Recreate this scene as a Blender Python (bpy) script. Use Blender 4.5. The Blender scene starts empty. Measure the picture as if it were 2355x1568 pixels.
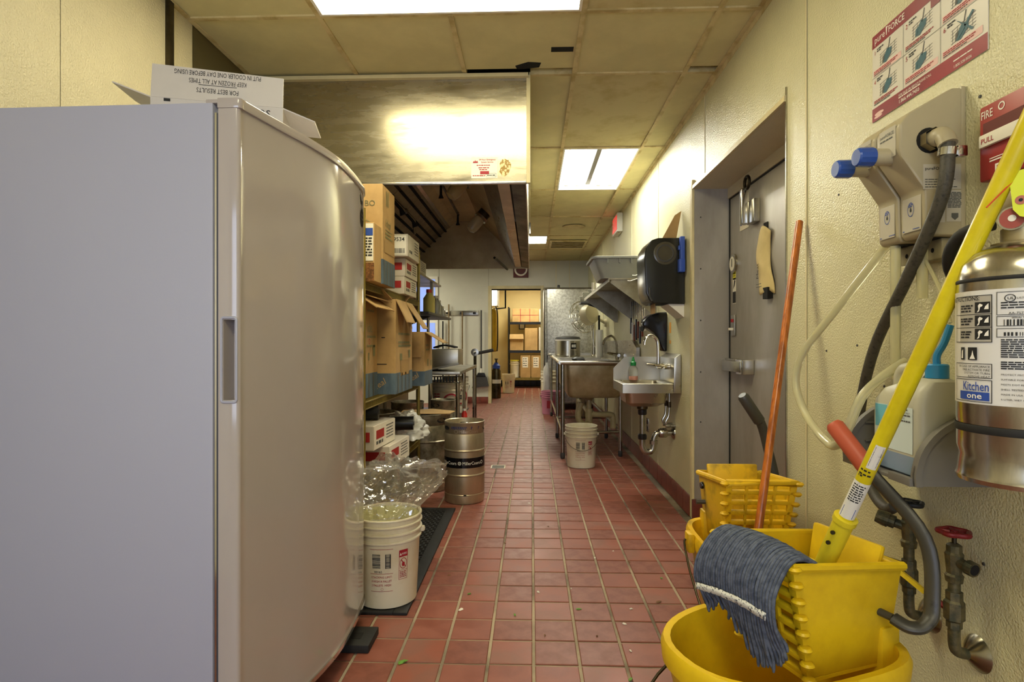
import bpy, bmesh, math, random
from mathutils import Vector, Matrix
R = math.radians
random.seed(7)
scn = bpy.context.scene
col = scn.collection

# ---------------------------------------------------------------- camera
cam = bpy.data.cameras.new('camera'); camo = bpy.data.objects.new('camera', cam); col.objects.link(camo)
cam.sensor_width = 36.0; cam.lens = 1312 / 2355 * 36
cam.shift_y = 3 / 2355
cam.clip_start = 0.02; cam.clip_end = 60
camo.location = (0, 0, 1.13)
camo.rotation_euler = (R(90), 0, math.atan(45.5 / 1312))
scn.camera = camo
# ---------------------------------------------------------------- world, daylight, exposure
w = bpy.data.worlds.new('world'); scn.world = w; w.use_nodes = True
bg = w.node_tree.nodes['Background']; bg.inputs[0].default_value = (0.62, 0.74, 1.0, 1); bg.inputs[1].default_value = 0.9
scn.view_settings.view_transform = 'Standard'
scn.view_settings.look = 'None'
scn.view_settings.gamma = 1
scn.view_settings.use_curve_mapping = False
scn.view_settings.exposure = 0.38
al = bpy.data.lights.new('daylight', 'AREA'); al.shape = 'RECTANGLE'; al.size = 1.9; al.size_y = 1.7
al.energy = 34; al.color = (0.68, 0.77, 1.0)
alo = bpy.data.objects.new('daylight', al); col.objects.link(alo)
alo.location = (-0.35, -2.14, 1.35); alo.rotation_euler = (R(90), 0, 0)   # in the added window of the front wall, facing +Y

# ---------------------------------------------------------------- materials
def lin(h):
    h = h.lstrip('#'); v = [int(h[i:i+2], 16) / 255 for i in (0, 2, 4)]
    return tuple(((c + .055) / 1.055) ** 2.4 if c > .04045 else c / 12.92 for c in v) + (1,)
MATS = {}
def M(name, hexc, rough=.5, metal=0., var=0., vs=6., hex2=None, lo=.42, hi=.62, bump=0., bs=60., bd=.002, coat=0., trans=0., alpha=1., emit=0., ior=1.45, stretch=None, spec=.5, rvar=0., voro=False):
    if name in MATS: return MATS[name]
    m = bpy.data.materials.new(name); m.use_nodes = True; MATS[name] = m
    nt = m.node_tree; N = nt.nodes; L = nt.links; b = N['Principled BSDF']
    c = lin(hexc); I = b.inputs
    I['Base Color'].default_value = c; I['Roughness'].default_value = rough; I['Metallic'].default_value = metal
    I['Coat Weight'].default_value = coat; I['Coat Roughness'].default_value = .08
    I['Transmission Weight'].default_value = trans; I['Alpha'].default_value = alpha; I['IOR'].default_value = ior
    I['Specular IOR Level'].default_value = spec
    if emit: I['Emission Color'].default_value = c; I['Emission Strength'].default_value = emit
    def coords():
        t = N.new('ShaderNodeTexCoord'); o = t.outputs['Object']
        if stretch:
            mp = N.new('ShaderNodeMapping'); mp.inputs['Scale'].default_value = stretch; L.new(o, mp.inputs[0]); o = mp.outputs[0]
        return o
    if var or hex2:
        n = N.new('ShaderNodeTexNoise'); n.inputs['Scale'].default_value = vs; n.inputs['Detail'].default_value = 6; n.inputs['Roughness'].default_value = .62
        L.new(coords(), n.inputs['Vector'])
        rp = N.new('ShaderNodeValToRGB'); rp.color_ramp.elements[0].position = lo; rp.color_ramp.elements[1].position = hi
        if hex2: rp.color_ramp.elements[0].color = lin(hex2); rp.color_ramp.elements[1].color = c
        else:
            rp.color_ramp.elements[0].color = tuple(x * (1 - var) for x in c[:3]) + (1,); rp.color_ramp.elements[1].color = tuple(min(1, x * (1 + var * .5)) for x in c[:3]) + (1,)
        L.new(n.outputs['Fac'], rp.inputs[0]); L.new(rp.outputs[0], I['Base Color'])
        if rvar:
            mr = N.new('ShaderNodeMapRange'); mr.inputs[1].default_value = .3; mr.inputs[2].default_value = .7
            mr.inputs[3].default_value = rough + rvar; mr.inputs[4].default_value = max(.03, rough - rvar)
            L.new(n.outputs['Fac'], mr.inputs[0]); L.new(mr.outputs[0], I['Roughness'])
    if bump:
        if voro:
            n2 = N.new('ShaderNodeTexVoronoi'); n2.feature = 'SMOOTH_F1'; n2.inputs['Scale'].default_value = bs; fo = n2.outputs['Distance']
        else:
            n2 = N.new('ShaderNodeTexNoise'); n2.inputs['Scale'].default_value = bs; n2.inputs['Detail'].default_value = 3; fo = n2.outputs['Fac']
        L.new(coords(), n2.inputs['Vector'])
        bp = N.new('ShaderNodeBump'); bp.inputs['Strength'].default_value = bump; bp.inputs['Distance'].default_value = bd
        L.new(fo, bp.inputs['Height']); L.new(bp.outputs[0], I['Normal'])
    return m

M('frp', '#d0caa2', .26, var=.05, vs=2, bump=.8, bs=170, bd=.0045, spec=.6)
M('frp_side', '#cdc4a4', .3, var=.05, vs=2, bump=.9, bs=150, bd=.005)
M('seam', '#3a3426', .8)
M('strip', '#d3c79a', .4, var=.06)
M('door_trim', '#cfc294', .45, var=.10, vs=5)
M('ceil_tile', '#d3c998', .8, var=.07, vs=3.5)
M('ceil_tile_worn', '#cbbf90', .8, hex2='#b3a36e', lo=.3, hi=.5, vs=4)
M('tbar', '#d2c291', .6, hex2='#b09c66', lo=.35, hi=.55, vs=9)
M('tile', '#824d3e', .42, hex2='#724133', vs=14, lo=.35, hi=.65, bump=.25, bs=40, bd=.001, rvar=.1, spec=.4)
M('tile_b', '#7c4434', .45, hex2='#895141', vs=9, lo=.4, hi=.62, bump=.25, bs=40, bd=.001, rvar=.1, spec=.4)
M('tile_c', '#8a4f3e', .42, hex2='#805648', vs=5, lo=.38, hi=.6, bump=.25, bs=40, bd=.001, rvar=.1, spec=.4)
M('tile_base', '#7c3b2c', .4, hex2='#5e2b22', vs=12, lo=.35, hi=.65)
M('grout', '#a2937a', .85, hex2='#5c5140', vs=1.6, lo=.36, hi=.56)
M('steel', '#b9b3a2', .3, 1, var=.05, vs=2, rvar=.05)
M('steel_h', '#b8b2a2', .33, 1, var=.14, vs=3, stretch=(1.5, 1.5, 9), rvar=.09)
M('steel_soiled', '#b0a27e', .42, .6, hex2='#85764f', vs=5, lo=.3, hi=.62, rvar=.1)
M('steel_dark', '#5c5442', .42, 1, hex2='#2f2a20', vs=4, lo=.35, hi=.65, rvar=.08)
M('steel_door', '#b4b0a8', .42, .45, hex2='#a19b90', vs=3, stretch=(1, 1, .35), rvar=.07, bump=.15, bs=70)
M('galv', '#b7b5ac', .4, .85, hex2='#96948a', vs=26, lo=.4, hi=.6, bump=.35, bs=14, bd=.006)
M('chrome', '#d5d3cd', .12, 1)
M('chrome_dull', '#b4b0a4', .25, 1, var=.15, vs=20)
M('fridge_side', '#a1a2b2', .5, bump=.12, bs=180, bd=.001)
M('fridge_door', '#a79e99', .11, coat=.6, var=.02, vs=3)
M('fridge_gap', '#55555c', .5)
M('white_plastic', '#e6e2d4', .4, var=.05)
M('white_gloss', '#efece2', .25)
M('black_rubber', '#1c1b19', .7, var=.2, vs=20)
M('black_plastic', '#191919', .3, var=.2)
M('black_gloss', '#101012', .15)
M('dark_grey', '#3d3c39', .5, var=.2)
M('black_matt', '#14120e', .9)  # matt black for tape and trim; also paints the shade inside holes and slots
M('lamp_face', '#fcf2cb', .4, emit=14)
M('lamp_tube', '#fbfaee', .4, emit=55)
M('lamp_far', '#f9f6e2', .4, emit=26)
M('lamp_pan', '#e8e6de', .5)
M('print_black', '#1a1a1a', .6)
M('print_grey', '#55554f', .6)
M('print_red', '#9c1f2a', .6)
M('print_white', '#e8e4d8', .6)
M('print_blue', '#2b4a9a', .5)
M('paper', '#e6e0cf', .7, var=.05)

# ---------------------------------------------------------------- geometry helpers
OFF = {}
V = Vector
def new_bm(): return bmesh.new()
def bm_box(bm, lo, hi, mtx=None):
    x0, y0, z0 = lo; x1, y1, z1 = hi
    vs = [bm.verts.new(p) for p in ((x0,y0,z0),(x1,y0,z0),(x1,y1,z0),(x0,y1,z0),(x0,y0,z1),(x1,y0,z1),(x1,y1,z1),(x0,y1,z1))]
    if mtx is not None:
        for v in vs: v.co = mtx @ v.co
    for f in ((3,2,1,0),(4,5,6,7),(0,1,5,4),(1,2,6,5),(2,3,7,6),(3,0,4,7)): bm.faces.new([vs[i] for i in f])
    return bm
def bm_tube(bm, pts, r, n=10, closed=False, caps=True, flat=None):
    pts = [V(p) for p in pts]; rs = r if isinstance(r, (list, tuple)) else [r] * len(pts)
    rings = []; prev = None; m = len(pts)
    for i, p in enumerate(pts):
        a = pts[i-1] if (i > 0 or closed) else p; b = pts[(i+1) % m] if (i < m-1 or closed) else p
        t = (b - a).normalized()
        if prev is None:
            up = V((0,0,1)) if abs(t.z) < .9 else V((1,0,0)); u = t.cross(up).normalized()
        else:
            u = prev - t * prev.dot(t)
            u = u.normalized() if u.length > 1e-6 else t.orthogonal().normalized()
        prev = u; v = t.cross(u)
        fl = flat if flat else 1
        rings.append([bm.verts.new(p + (u * math.cos(2*math.pi*k/n) + v * fl * math.sin(2*math.pi*k/n)) * rs[i]) for k in range(n)])
    for i in range(m if closed else m - 1):
        A, B = rings[i], rings[(i+1) % m]
        for k in range(n): bm.faces.new((A[k], A[(k+1) % n], B[(k+1) % n], B[k]))
    if caps and not closed:
        bm.faces.new(rings[0][::-1]); bm.faces.new(rings[-1])
    return bm
def spline(pts, n=6):
    P = [V(p) for p in pts]; out = []
    for i in range(len(P) - 1):
        p0 = P[max(i-1, 0)]; p1 = P[i]; p2 = P[i+1]; p3 = P[min(i+2, len(P)-1)]
        for k in range(n):
            t = k / n
            out.append(.5 * ((2*p1) + (p2-p0)*t + (2*p0-5*p1+4*p2-p3)*t*t + (3*p1-p0-3*p2+p3)*t**3))
    out.append(P[-1]); return out
def bm_lathe(bm, prof, n=32, c=(0,0,0), axis='Z', closed=False, a0=0, a1=None, sx=1, sy=1):
    full = a1 is None; A1 = 2*math.pi if full else a1
    cnt = n if full else n + 1
    rings = []
    for (r, z) in prof:
        if r < 1e-6:
            p = V((0,0,z)); ring = [None]*cnt; vv = (p,)
            rings.append(('p', p)); continue
        rings.append(('r', [V((r*sx*math.cos(a0 + (A1-a0 if not full else A1)*k/n), r*sy*math.sin(a0 + (A1-a0 if not full else A1)*k/n), z)) for k in range(cnt)]))
    c = V(c)
    def tr(p):
        if axis == 'X': p = V((p.z, p.x, p.y))
        elif axis == 'Y': p = V((p.y, p.z, p.x))
        return p + c
    vr = []
    for kind, d in rings:
        vr.append(bm.verts.new(tr(d)) if kind == 'p' else [bm.verts.new(tr(p)) for p in d])
    seq = list(range(len(vr)-1)) + ([len(vr)-1] if closed else [])
    for i in seq:
        A, B = vr[i], vr[(i+1) % len(vr)]
        for k in range(n):
            k2 = (k+1) % cnt
            try:
                if isinstance(A, list) and isinstance(B, list): bm.faces.new((A[k], A[k2], B[k2], B[k]))
                elif isinstance(A, list): bm.faces.new((A[k], A[k2], B))
                elif isinstance(B, list): bm.faces.new((A, B[k2], B[k]))
            except ValueError: pass
    return bm
def bm_prism(bm, poly, a, b, axis='Y'):
    """poly is 2-D; extruded between a and b along axis. Y: (x,z)  X: (y,z)  Z: (x,y)"""
    def p3(q, h):
        return {'Y': (q[0], h, q[1]), 'X': (h, q[0], q[1]), 'Z': (q[0], q[1], h)}[axis]
    A = [bm.verts.new(p3(q, a)) for q in poly]; B = [bm.verts.new(p3(q, b)) for q in poly]; n = len(poly)
    bm.faces.new(A); bm.faces.new(B[::-1])
    for i in range(n): bm.faces.new((A[i], B[i], B[(i+1) % n], A[(i+1) % n]))
    return bm
def bm_grid(bm, fn, nu, nv, thick=None):
    g = [[bm.verts.new(fn(i/nu, j/nv)) for j in range(nv+1)] for i in range(nu+1)]
    for i in range(nu):
        for j in range(nv): bm.faces.new((g[i][j], g[i+1][j], g[i+1][j+1], g[i][j+1]))
    return bm
def obj(name, bm, mat, parent=None, smooth=True, bevel=0., seg=2, ang=35, thick=0., tod=0):
    bmesh.ops.recalc_face_normals(bm, faces=bm.faces)
    if bevel:
        es = [e for e in bm.edges if len(e.link_faces) == 2 and e.calc_face_angle(0) > .5]
        bmesh.ops.bevel(bm, geom=es, offset=bevel, segments=seg, affect='EDGES', profile=.6, clamp_overlap=True)
    me = bpy.data.meshes.new(name); bm.to_mesh(me); bm.free()
    if parent is not None and parent.name in OFF: me.transform(Matrix.Translation(-OFF[parent.name]))
    m = MATS[mat] if isinstance(mat, str) else mat
    me.materials.append(m)
    if smooth:
        me.shade_smooth(); me.set_sharp_from_angle(angle=R(ang))
    o = bpy.data.objects.new(name, me); col.objects.link(o)
    if parent is not None:
        o.parent = parent
        if parent.name in OFF: OFF[o.name] = OFF[parent.name]
    if thick:
        md = o.modifiers.new('solid', 'SOLIDIFY'); md.thickness = thick; md.offset = tod
    return o
def box(name, lo, hi, mat, parent=None, bevel=0., mtx=None, **k): return obj(name, bm_box(new_bm(), lo, hi, mtx), mat, parent, bevel=bevel, **k)
def tube(name, pts, r, mat, parent=None, n=10, **k):
    return obj(name, bm_tube(new_bm(), pts, r, n, **{q: k.pop(q) for q in ('closed', 'caps', 'flat') if q in k}), mat, parent, **k)
def lathe(name, prof, mat, parent=None, n=32, c=(0,0,0), axis='Z', **k):
    return obj(name, bm_lathe(new_bm(), prof, n, c, axis, **{q: k.pop(q) for q in ('closed', 'a0', 'a1', 'sx', 'sy') if q in k}), mat, parent, **k)
def prism(name, poly, a, b, axis, mat, parent=None, **k): return obj(name, bm_prism(new_bm(), poly, a, b, axis), mat, parent, **k)
def tag(o, label=None, cat=None, group=None, kind=None):
    if label: o['label'] = label
    if cat: o['category'] = cat
    if group: o['group'] = group
    if kind: o['kind'] = kind
    return o
def struct(o, label=None): o['kind'] = 'structure'; return tag(o, label)
def thing(name, label, cat, loc=(0,0,0), rz=0, group=None, world=True):
    """Empty at the base of a thing. world=True: its parts are authored in world coordinates."""
    o = bpy.data.objects.new(name, None); col.objects.link(o); o.location = loc; o.rotation_euler = (0, 0, rz); o.empty_display_size = .05
    if world and not rz: OFF[o.name] = V(loc)
    return tag(o, label, cat, group)
def dup(root, loc, rz=0, label=None, group=None):
    r = root.copy(); col.objects.link(r); r.location = loc; r.rotation_euler = (0, 0, rz)
    tag(r, label, None, group)
    for ch in list(root.children):
        c = ch.copy(); col.objects.link(c); c.parent = r
        for g in list(ch.children):
            d = g.copy(); col.objects.link(d); d.parent = c
    return r
def poly_obj(name, pts, mat, parent=None, thick=0., **k):
    bm = new_bm(); bm.faces.new([bm.verts.new(p) for p in pts]); return obj(name, bm, mat, parent, thick=thick, smooth=False, **k)
# flat print: a map takes (s, t) on the label to a point in space
def plane(o, ux, uy, off=.0008):
    o, ux, uy = V(o), V(ux).normalized(), V(uy).normalized(); n = ux.cross(uy)
    return lambda s, t: o + ux*s + uy*t + n*off
def wrap(c, r, z0, a0, off=.0008, sgn=1):
    c = V(c)
    return lambda s, t: V((c.x + (r+off)*math.cos(a0 + sgn*s/r), c.y + (r+off)*math.sin(a0 + sgn*s/r), z0 + t))
def text(s, size, mp, mat, parent, at=(0,0), align='LEFT', bold=0., sx=1., name='lettering', rot=0., shear=0.):
    cu = bpy.data.curves.new('t', 'FONT'); cu.body = s; cu.size = size; cu.align_x = align; cu.offset = 0 if 'M' in s else bold*size*.3; cu.resolution_u = 2; cu.shear = shear; cu.fill_mode = 'FRONT'
    to = bpy.data.objects.new('t', cu); col.objects.link(to)
    dg = bpy.context.evaluated_depsgraph_get(); me = bpy.data.meshes.new_from_object(to.evaluated_get(dg))
    bpy.data.objects.remove(to); bpy.data.curves.remove(cu)
    cr, sr = math.cos(rot), math.sin(rot); off = OFF.get(parent.name, V((0,0,0))) if parent else V((0,0,0))
    for v in me.vertices:
        x, y = v.co.x*sx, v.co.y
        v.co = mp(at[0] + x*cr - y*sr, at[1] + x*sr + y*cr) - off
    me.materials.clear(); me.materials.append(MATS[mat]); me.name = name
    o = bpy.data.objects.new(name, me); col.objects.link(o); o.parent = parent
    if parent and parent.name in OFF: OFF[o.name] = OFF[parent.name]
    return o
def rects(rs, mp, mat, parent, name='print', n=1):
    """rs: (s0, t0, s1, t1) rectangles joined into one flat print"""
    if 1 < len(rs) < 4: return [rects([q], mp, mat, parent, name, n) for q in rs][0]
    bm = new_bm()
    for (a, b, c, d) in rs:
        for i in range(n):
            p, q = a + (c-a)*i/n, a + (c-a)*(i+1)/n
            bm.faces.new([bm.verts.new(mp(*k)) for k in ((p,b),(q,b),(q,d),(p,d))])
    o = obj(name, bm, mat, parent, smooth=n > 1)
    if len(rs) > 3: o['kind'] = 'stuff'
    return o
def polys(ps, mp, mat, parent, name='print'):
    if 1 < len(ps) < 4: return [polys([q], mp, mat, parent, name) for q in ps][0]
    bm = new_bm()
    for p in ps: bm.faces.new([bm.verts.new(mp(*k)) for k in p])
    o = obj(name, bm, mat, parent, smooth=False)
    if len(ps) > 3: o['kind'] = 'stuff'
    return o
def lines(rows, h, lw, seed=1):
    """fake small print: rows (s0, t, width) broken into word-like bars"""
    rnd = random.Random(seed); out = []
    for (s, t, wd) in rows:
        x = s
        while x < s + wd - lw*.3:
            l = lw*rnd.uniform(.35, 1.2); e = min(x+l, s+wd); out.append((x, t, e, t+h)); x = e + h*.55
    return out
def barcode(s, t, wd, h, horiz=False, seed=3):
    rnd = random.Random(seed); out = []; x = 0
    ln = h if horiz else wd
    while x < ln:
        l = ln*rnd.choice((.012, .02, .03)); e = min(x+l, ln)
        out.append((s, t+x, s+wd, t+e) if horiz else (s+x, t, s+e, t+h)); x = e + ln*rnd.choice((.014, .022, .03))
    return out
def ring_pts(c, rx, ry, n=24, a0=0): return [(c[0]+rx*math.cos(a0+2*math.pi*k/n), c[1]+ry*math.sin(a0+2*math.pi*k/n)) for k in range(n)]
def ring(mp, c, r0, r1, mat, parent, n=28, name='print', sy=1):
    bm = new_bm(); A = [bm.verts.new(mp(*p)) for p in ring_pts(c, r0, r0*sy, n)]; B = [bm.verts.new(mp(*p)) for p in ring_pts(c, r1, r1*sy, n)]
    for k in range(n): bm.faces.new((A[k], A[(k+1)%n], B[(k+1)%n], B[k]))
    return obj(name, bm, mat, parent, smooth=False)
# ================================================================ room shell
WR = 1.04; WL = -1.61; CZ = 2.64; YB = 10.55; YF = -2.2
# floor with quarry tiles
P = .1619
floor = struct(box('floor', (-4.2, YF-.1, -.12), (2.2, 15.2, -.0045), 'grout'))
tb = {}
def tile_mesh(i):
    if i not in tb:
        bm = bm_box(new_bm(), (-.0755, -.0755, -.012), (.0755, .0755, 0)); top = [e for e in bm.edges if all(v.co.z > -.001 for v in e.verts)]
        bmesh.ops.bevel(bm, geom=top, offset=.0025, segments=1, affect='EDGES')
        bmesh.ops.recalc_face_normals(bm, faces=bm.faces)
        me = bpy.data.meshes.new('tile'); bm.to_mesh(me); bm.free(); me.materials.append(MATS[('tile', 'tile_b', 'tile_c')[i]]); tb[i] = me
    return tb[i]
rt = random.Random(3); cells = []
for iy in range(-13, 80):
    for ix in range(-26, 13):
        x = .007 + (ix + .5)*P; y = 2.163 + (iy + .5)*P
        if x > 1.36 or y > 14.6 or (x > 1.03 and not (2.36 < y < 3.7)) or (y > YB and not -.75 < x < .9) or x < -4.1: continue
        if x < -1.6 and y < 7.4: continue
        vis = y > 1.68 and x/y > -.36 and y < 6.6 and x > -.75 and x < 1.03 and not (y < 2.5 and x < -.66)
        cells.append((0 if vis else 1, y, x))
cells.sort(); near = cells[:300]; rest = cells[300:]
for (_, y, x) in near:
    i = rt.choices((0, 1, 2), (5, 3, 2))[0]
    o = bpy.data.objects.new('tile', tile_mesh(i)); col.objects.link(o); o.parent = floor
    o.location = (x, y, rt.uniform(-.0006, .0006)); o.rotation_euler = (0, 0, rt.choice((0, 1, 2, 3))*math.pi/2 + rt.uniform(-.006, .006))
bm = new_bm()
for (_, y, x) in rest: bm_box(bm, (x-.0755, y-.0755, -.012), (x+.0755, y+.0755, 0))
tag(obj('tile_field', bm, 'tile', floor, smooth=False), kind='stuff')

# right wall: base, panels with seams, opening for the cooler door
D0, D1, DZ, RX = 2.365, 3.695, 2.115, 1.262
seams = [-2.2, -1.55, -.30, .95, 2.19, 3.46, 4.72, 5.97, 7.21, 8.46, 9.71, YB]
wr = struct(box('wall_right', (WR+.008, D1, 0), (WR+.4, YB, CZ+.1), 'seam'))
box('wall_core', (WR+.008, YF, 0), (WR+.4, D0, CZ+.1), 'seam', wr); box('wall_core', (WR+.008, D0, DZ), (WR+.4, D1, CZ+.1), 'seam', wr)
for a, b in zip(seams, seams[1:]):
    g = .0022
    if b <= D0 or a >= D1: box('panel', (WR, a+g, 0), (WR+.0075, b-g, CZ), 'frp', wr)
    elif a < D0:
        box('panel', (WR, a+g, 0), (WR+.0075, D0, CZ), 'frp', wr); box('panel', (WR, D0+.0005, DZ), (WR+.0075, b-g, CZ), 'frp', wr)
    else:
        box('panel', (WR, D1, 0), (WR+.0075, b-g, CZ), 'frp', wr); box('panel', (WR, a+g, DZ), (WR+.0075, D1-.0005, CZ), 'frp', wr)
for a in seams[3:-1]:
    z0 = DZ if D0 < a < D1 else 0
    prism('seam_strip', [(WR-.003, a+.003), (WR-.003, a+.011), (WR, a+.014), (WR+.0005, a+.003)], z0, CZ, 'Z', 'strip', wr)
for k in range(26):   # screw heads and holes
    pass
# rivets on the near panels
for (y, z) in ((1.97, 1.63), (1.70, 1.62), (1.46, 1.70), (1.36, 1.70), (1.345, 1.46), (2.05, 1.1), (2.03, .82), (1.88, .78), (1.62, .62), (1.35, .62), (1.72, 1.0), (1.86, 1.12)):
    lathe('rivet', [(0, -.002), (.0035, -.002), (.0042, 0), (.0042, .002)], 'dark_grey', wr, n=8, c=(WR-.0005, y, z), axis='X')
# door recess lining
jm = struct(box('trim_1', (WR+.001, D1-.004, 0), (RX+.06, D1, DZ), 'steel_door'))
box('jamb_lining', (WR+.001, D0, 0), (RX+.06, D0+.004, DZ), 'steel_door', jm)
box('head_lining', (WR+.001, D0+.004, DZ-.004), (RX+.06, D1-.004, DZ), 'frp_side', jm)
for z in (.3, .62, .94, 1.27, 1.6, 1.93): lathe('screw', [(0, -.001), (.005, 0)], 'dark_grey', jm, n=8, c=(WR+.04, D1-.0055, z), axis='Y')
t2 = struct(prism('trim_2', [(WR-.014, D1-.004), (WR-.018, D1+.012), (WR-.012, D1+.03), (WR-.012, D1+.055), (WR, D1+.06), (WR, D1-.004)], 0.0, DZ+.055, 'Z', 'door_trim'))
prism('head_casing', [(WR-.014, DZ-.004), (WR-.012, DZ+.02), (WR, DZ+.024), (WR, DZ-.004)], D0-.004, D1-.004, 'Y', 'door_trim', t2)
box('jamb_edge', (WR-.006, D0-.006, 0), (WR+.002, D0+.001, DZ+.055), 'chrome_dull', t2)
# cooler door
dr = struct(box('door_1', (RX, D0+.004, .02), (RX+.06, D1-.006, 2.04), 'steel_door', bevel=.003), 'brushed steel walk-in cooler door with a closed lever latch')
box('door_header', (RX-.012, D0+.004, 2.046), (RX+.06, D1-.006, DZ-.004), 'frp_side', dr)
box('gasket', (RX-.004, D1-.022, .02), (RX+.01, D1-.007, 2.04), 'black_rubber', dr); box('gasket', (RX-.004, D0+.004, 2.036), (RX+.01, D1-.007, 2.047), 'black_rubber', dr)
cl = box('door_closer', (RX-.035, 3.2, 1.80), (RX-.001, 3.31, 1.93), 'chrome_dull', dr, bevel=.006)
box('closer_arm', (RX-.075, 3.27, 1.80), (RX-.035, 3.315, 2.0), 'chrome', cl, bevel=.006)
tube('closer_spring', [(RX-.05, 3.26+.035*math.cos(a*.5), 2.03+.035*math.sin(a*.5)) for a in range(14)], .009, 'steel_dark', cl)
box('maker_plate', (RX-.003, 3.36, 1.80), (RX-.0005, 3.5, 1.9), 'paper', dr)
mp = plane((RX-.003, 3.5, 1.80), (0,-1,0), (0,0,1)); rects([(.01, .03, .05, .07)], mp, 'print_blue', dr); rects(lines([(.06, .06, .07), (.06, .04, .06)], .01, .03), mp, 'print_grey', dr)
h = box('latch_handle', (RX-.03, 3.5, .975), (RX-.001, 3.69, 1.03), 'chrome_dull', dr, bevel=.006)
box('lever', (RX-.075, 3.30, .955), (RX-.045, 3.62, 1.02), 'chrome_dull', h, bevel=.008); box('strike', (RX-.07, 3.28, .945), (RX-.001, 3.38, 1.03), 'chrome', h, bevel=.006)
lathe('thermometer', [(0,-.014), (.055,-.014), (.06,-.01), (.06,0)], 'chrome_dull', dr, n=24, c=(RX, 3.60, 1.62), axis='X'); lathe('dial', [(0,-.016), (.045,-.0155)], 'paper', dr, n=24, c=(RX, 3.60, 1.62), axis='X')
box('dial_hand', (RX-.018, 3.597, 1.60), (RX-.0165, 3.603, 1.65), 'print_black', dr)
box('light_switch', (RX-.012, 3.57, 1.17), (RX-.001, 3.635, 1.30), 'chrome_dull', dr, bevel=.003); box('pilot_lamp', (RX-.02, 3.592, 1.255), (RX-.01, 3.612, 1.275), 'print_red', dr); box('toggle', (RX-.035, 3.595, 1.205), (RX-.01, 3.61, 1.22), 'paper', dr)
mp = plane((RX, 3.63, 1.37), (0,-1,0), (0,0,1))
rects([(0, 0, .06, .21)], mp, 'paper', dr, 'sticker'); M('print_yellow', '#d8cf3a', .6); mp = plane((RX, 3.63, 1.37), (0,-1,0), (0,0,1), .0014)
rects([(.003, .16, .057, .207)], mp, 'print_yellow', dr); rects([(.003, .005, .057, .075)] + lines([(.008, .185, .045), (.008, .172, .04)], .005, .02), mp, 'print_black', dr); polys([[(.01, .09), (.03, .15), (.05, .14), (.035, .11)]], mp, 'print_black', dr)
rects([(0, 0, .05, .03)], plane((RX, 3.625, 1.52), (0,-1,0), (0,0,1)), 'paper', dr, 'sticker')

# quarry cove base along the right wall
bb = struct(box('baseboard_right', (WR-.006, D1+.06, 0), (WR-.0005, YB, .124), 'grout'))
me = None; y = D1+.062; k = 0
while y < YB - .1:
    if me is None:
        o = prism('tile', [(WR-.016, .0), (WR-.02, .003), (WR-.016, .02), (WR-.0145, .118), (WR-.010, .126), (WR-.001, .126), (WR-.001, 0)], 0, .152, 'Y', 'tile_base', bb); me = o.data
    else: o = bpy.data.objects.new('tile', me); col.objects.link(o); o.parent = bb
    o.location = (random.uniform(-.001, .001), y, 0); y += .157
box('tile', (WR-.018, D1-.028, 0), (WR+.14, D1-.0045, .128), 'tile_base', bb, bevel=.004)

# left wall
wl = struct(box('wall_left', (WL-.3, YF, 0), (WL-.008, 7.4, CZ+.1), 'seam'))
for a, b in zip([-2.2, -.58, .655, 1.895, 2.475], [-.58, .655, 1.895, 2.475, 2.655]): box('panel', (WL-.0075, a+.002, 0), (WL, b-.002, CZ), 'frp_side', wl)
M('flashing', '#7d7556', .42, .8, var=.1, vs=2)
box('panel', (WL-.0075, 2.66, 0), (WL-.002, 7.4, CZ), 'flashing', wl)
box('conduit_cover', (WL, 2.452, 0), (WL+.02, 2.486, CZ), 'steel_dark', wl, bevel=.003)
# back wall with storage room doorway  (X -0.80..0.03)
bx0, bx1, bz = -.745, .165, 2.115
wb = struct(box('wall_back', (-1.72, YB+.008, 0), (bx0, YB+.13, CZ+.1), 'seam'))
box('wall_core', (bx1, YB+.008, 0), (WR+.4, YB+.13, CZ+.1), 'seam', wb); box('wall_core', (bx0, YB+.008, bz), (bx1, YB+.13, CZ+.1), 'seam', wb)
M('frp_far', '#c9c7b6', .4, var=.04, vs=2, bump=.3, bs=60, bd=.002)
box('panel', (-1.72, YB, 0), (-.802, YB+.0075, CZ), 'frp_far', wb); box('panel', (-.798, YB, 0), (bx0, YB+.0075, CZ), 'frp_far', wb); box('panel', (bx0, YB, bz), (.445, YB+.0075, CZ), 'frp_far', wb)
box('panel', (bx1, YB, 0), (.695, YB+.0075, bz-.001), 'frp_far', wb); box('panel', (.449, YB, bz+.0), (.695, YB+.0075, CZ), 'frp_far', wb); box('panel', (.70, YB, 0), (WR, YB+.0075, CZ), 'frp_far', wb)
for x in (.697, .447): box('seam_strip', (x-.006, YB-.003, bz if x < .5 else 0), (x+.006, YB, CZ), 'strip', wb)
fr = struct(box('trim_3', (bx0-.06, YB-.02, 0), (bx0, YB+.14, bz+.06), 'door_trim', bevel=.004)); box('frame_jamb', (bx1, YB-.02, 0), (bx1+.06, YB+.14, bz+.06), 'door_trim', fr, bevel=.004); box('frame_head', (bx0, YB-.02, bz), (bx1, YB+.14, bz+.06), 'door_trim', fr, bevel=.004)
box('frame_stop', (bx0, YB+.03, bz-.02), (bx1, YB+.06, bz), 'black_matt', fr)
bk = struct(box('baseboard_back', (-1.72, YB-.006, 0), (bx0-.06, YB-.0005, .12), 'grout'))
for i in range(6): box('tile', (-1.715+i*.152, YB-.016, 0), (-1.715+i*.152+.147, YB-.006, .122), 'tile_base', bk, bevel=.003)
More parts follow.
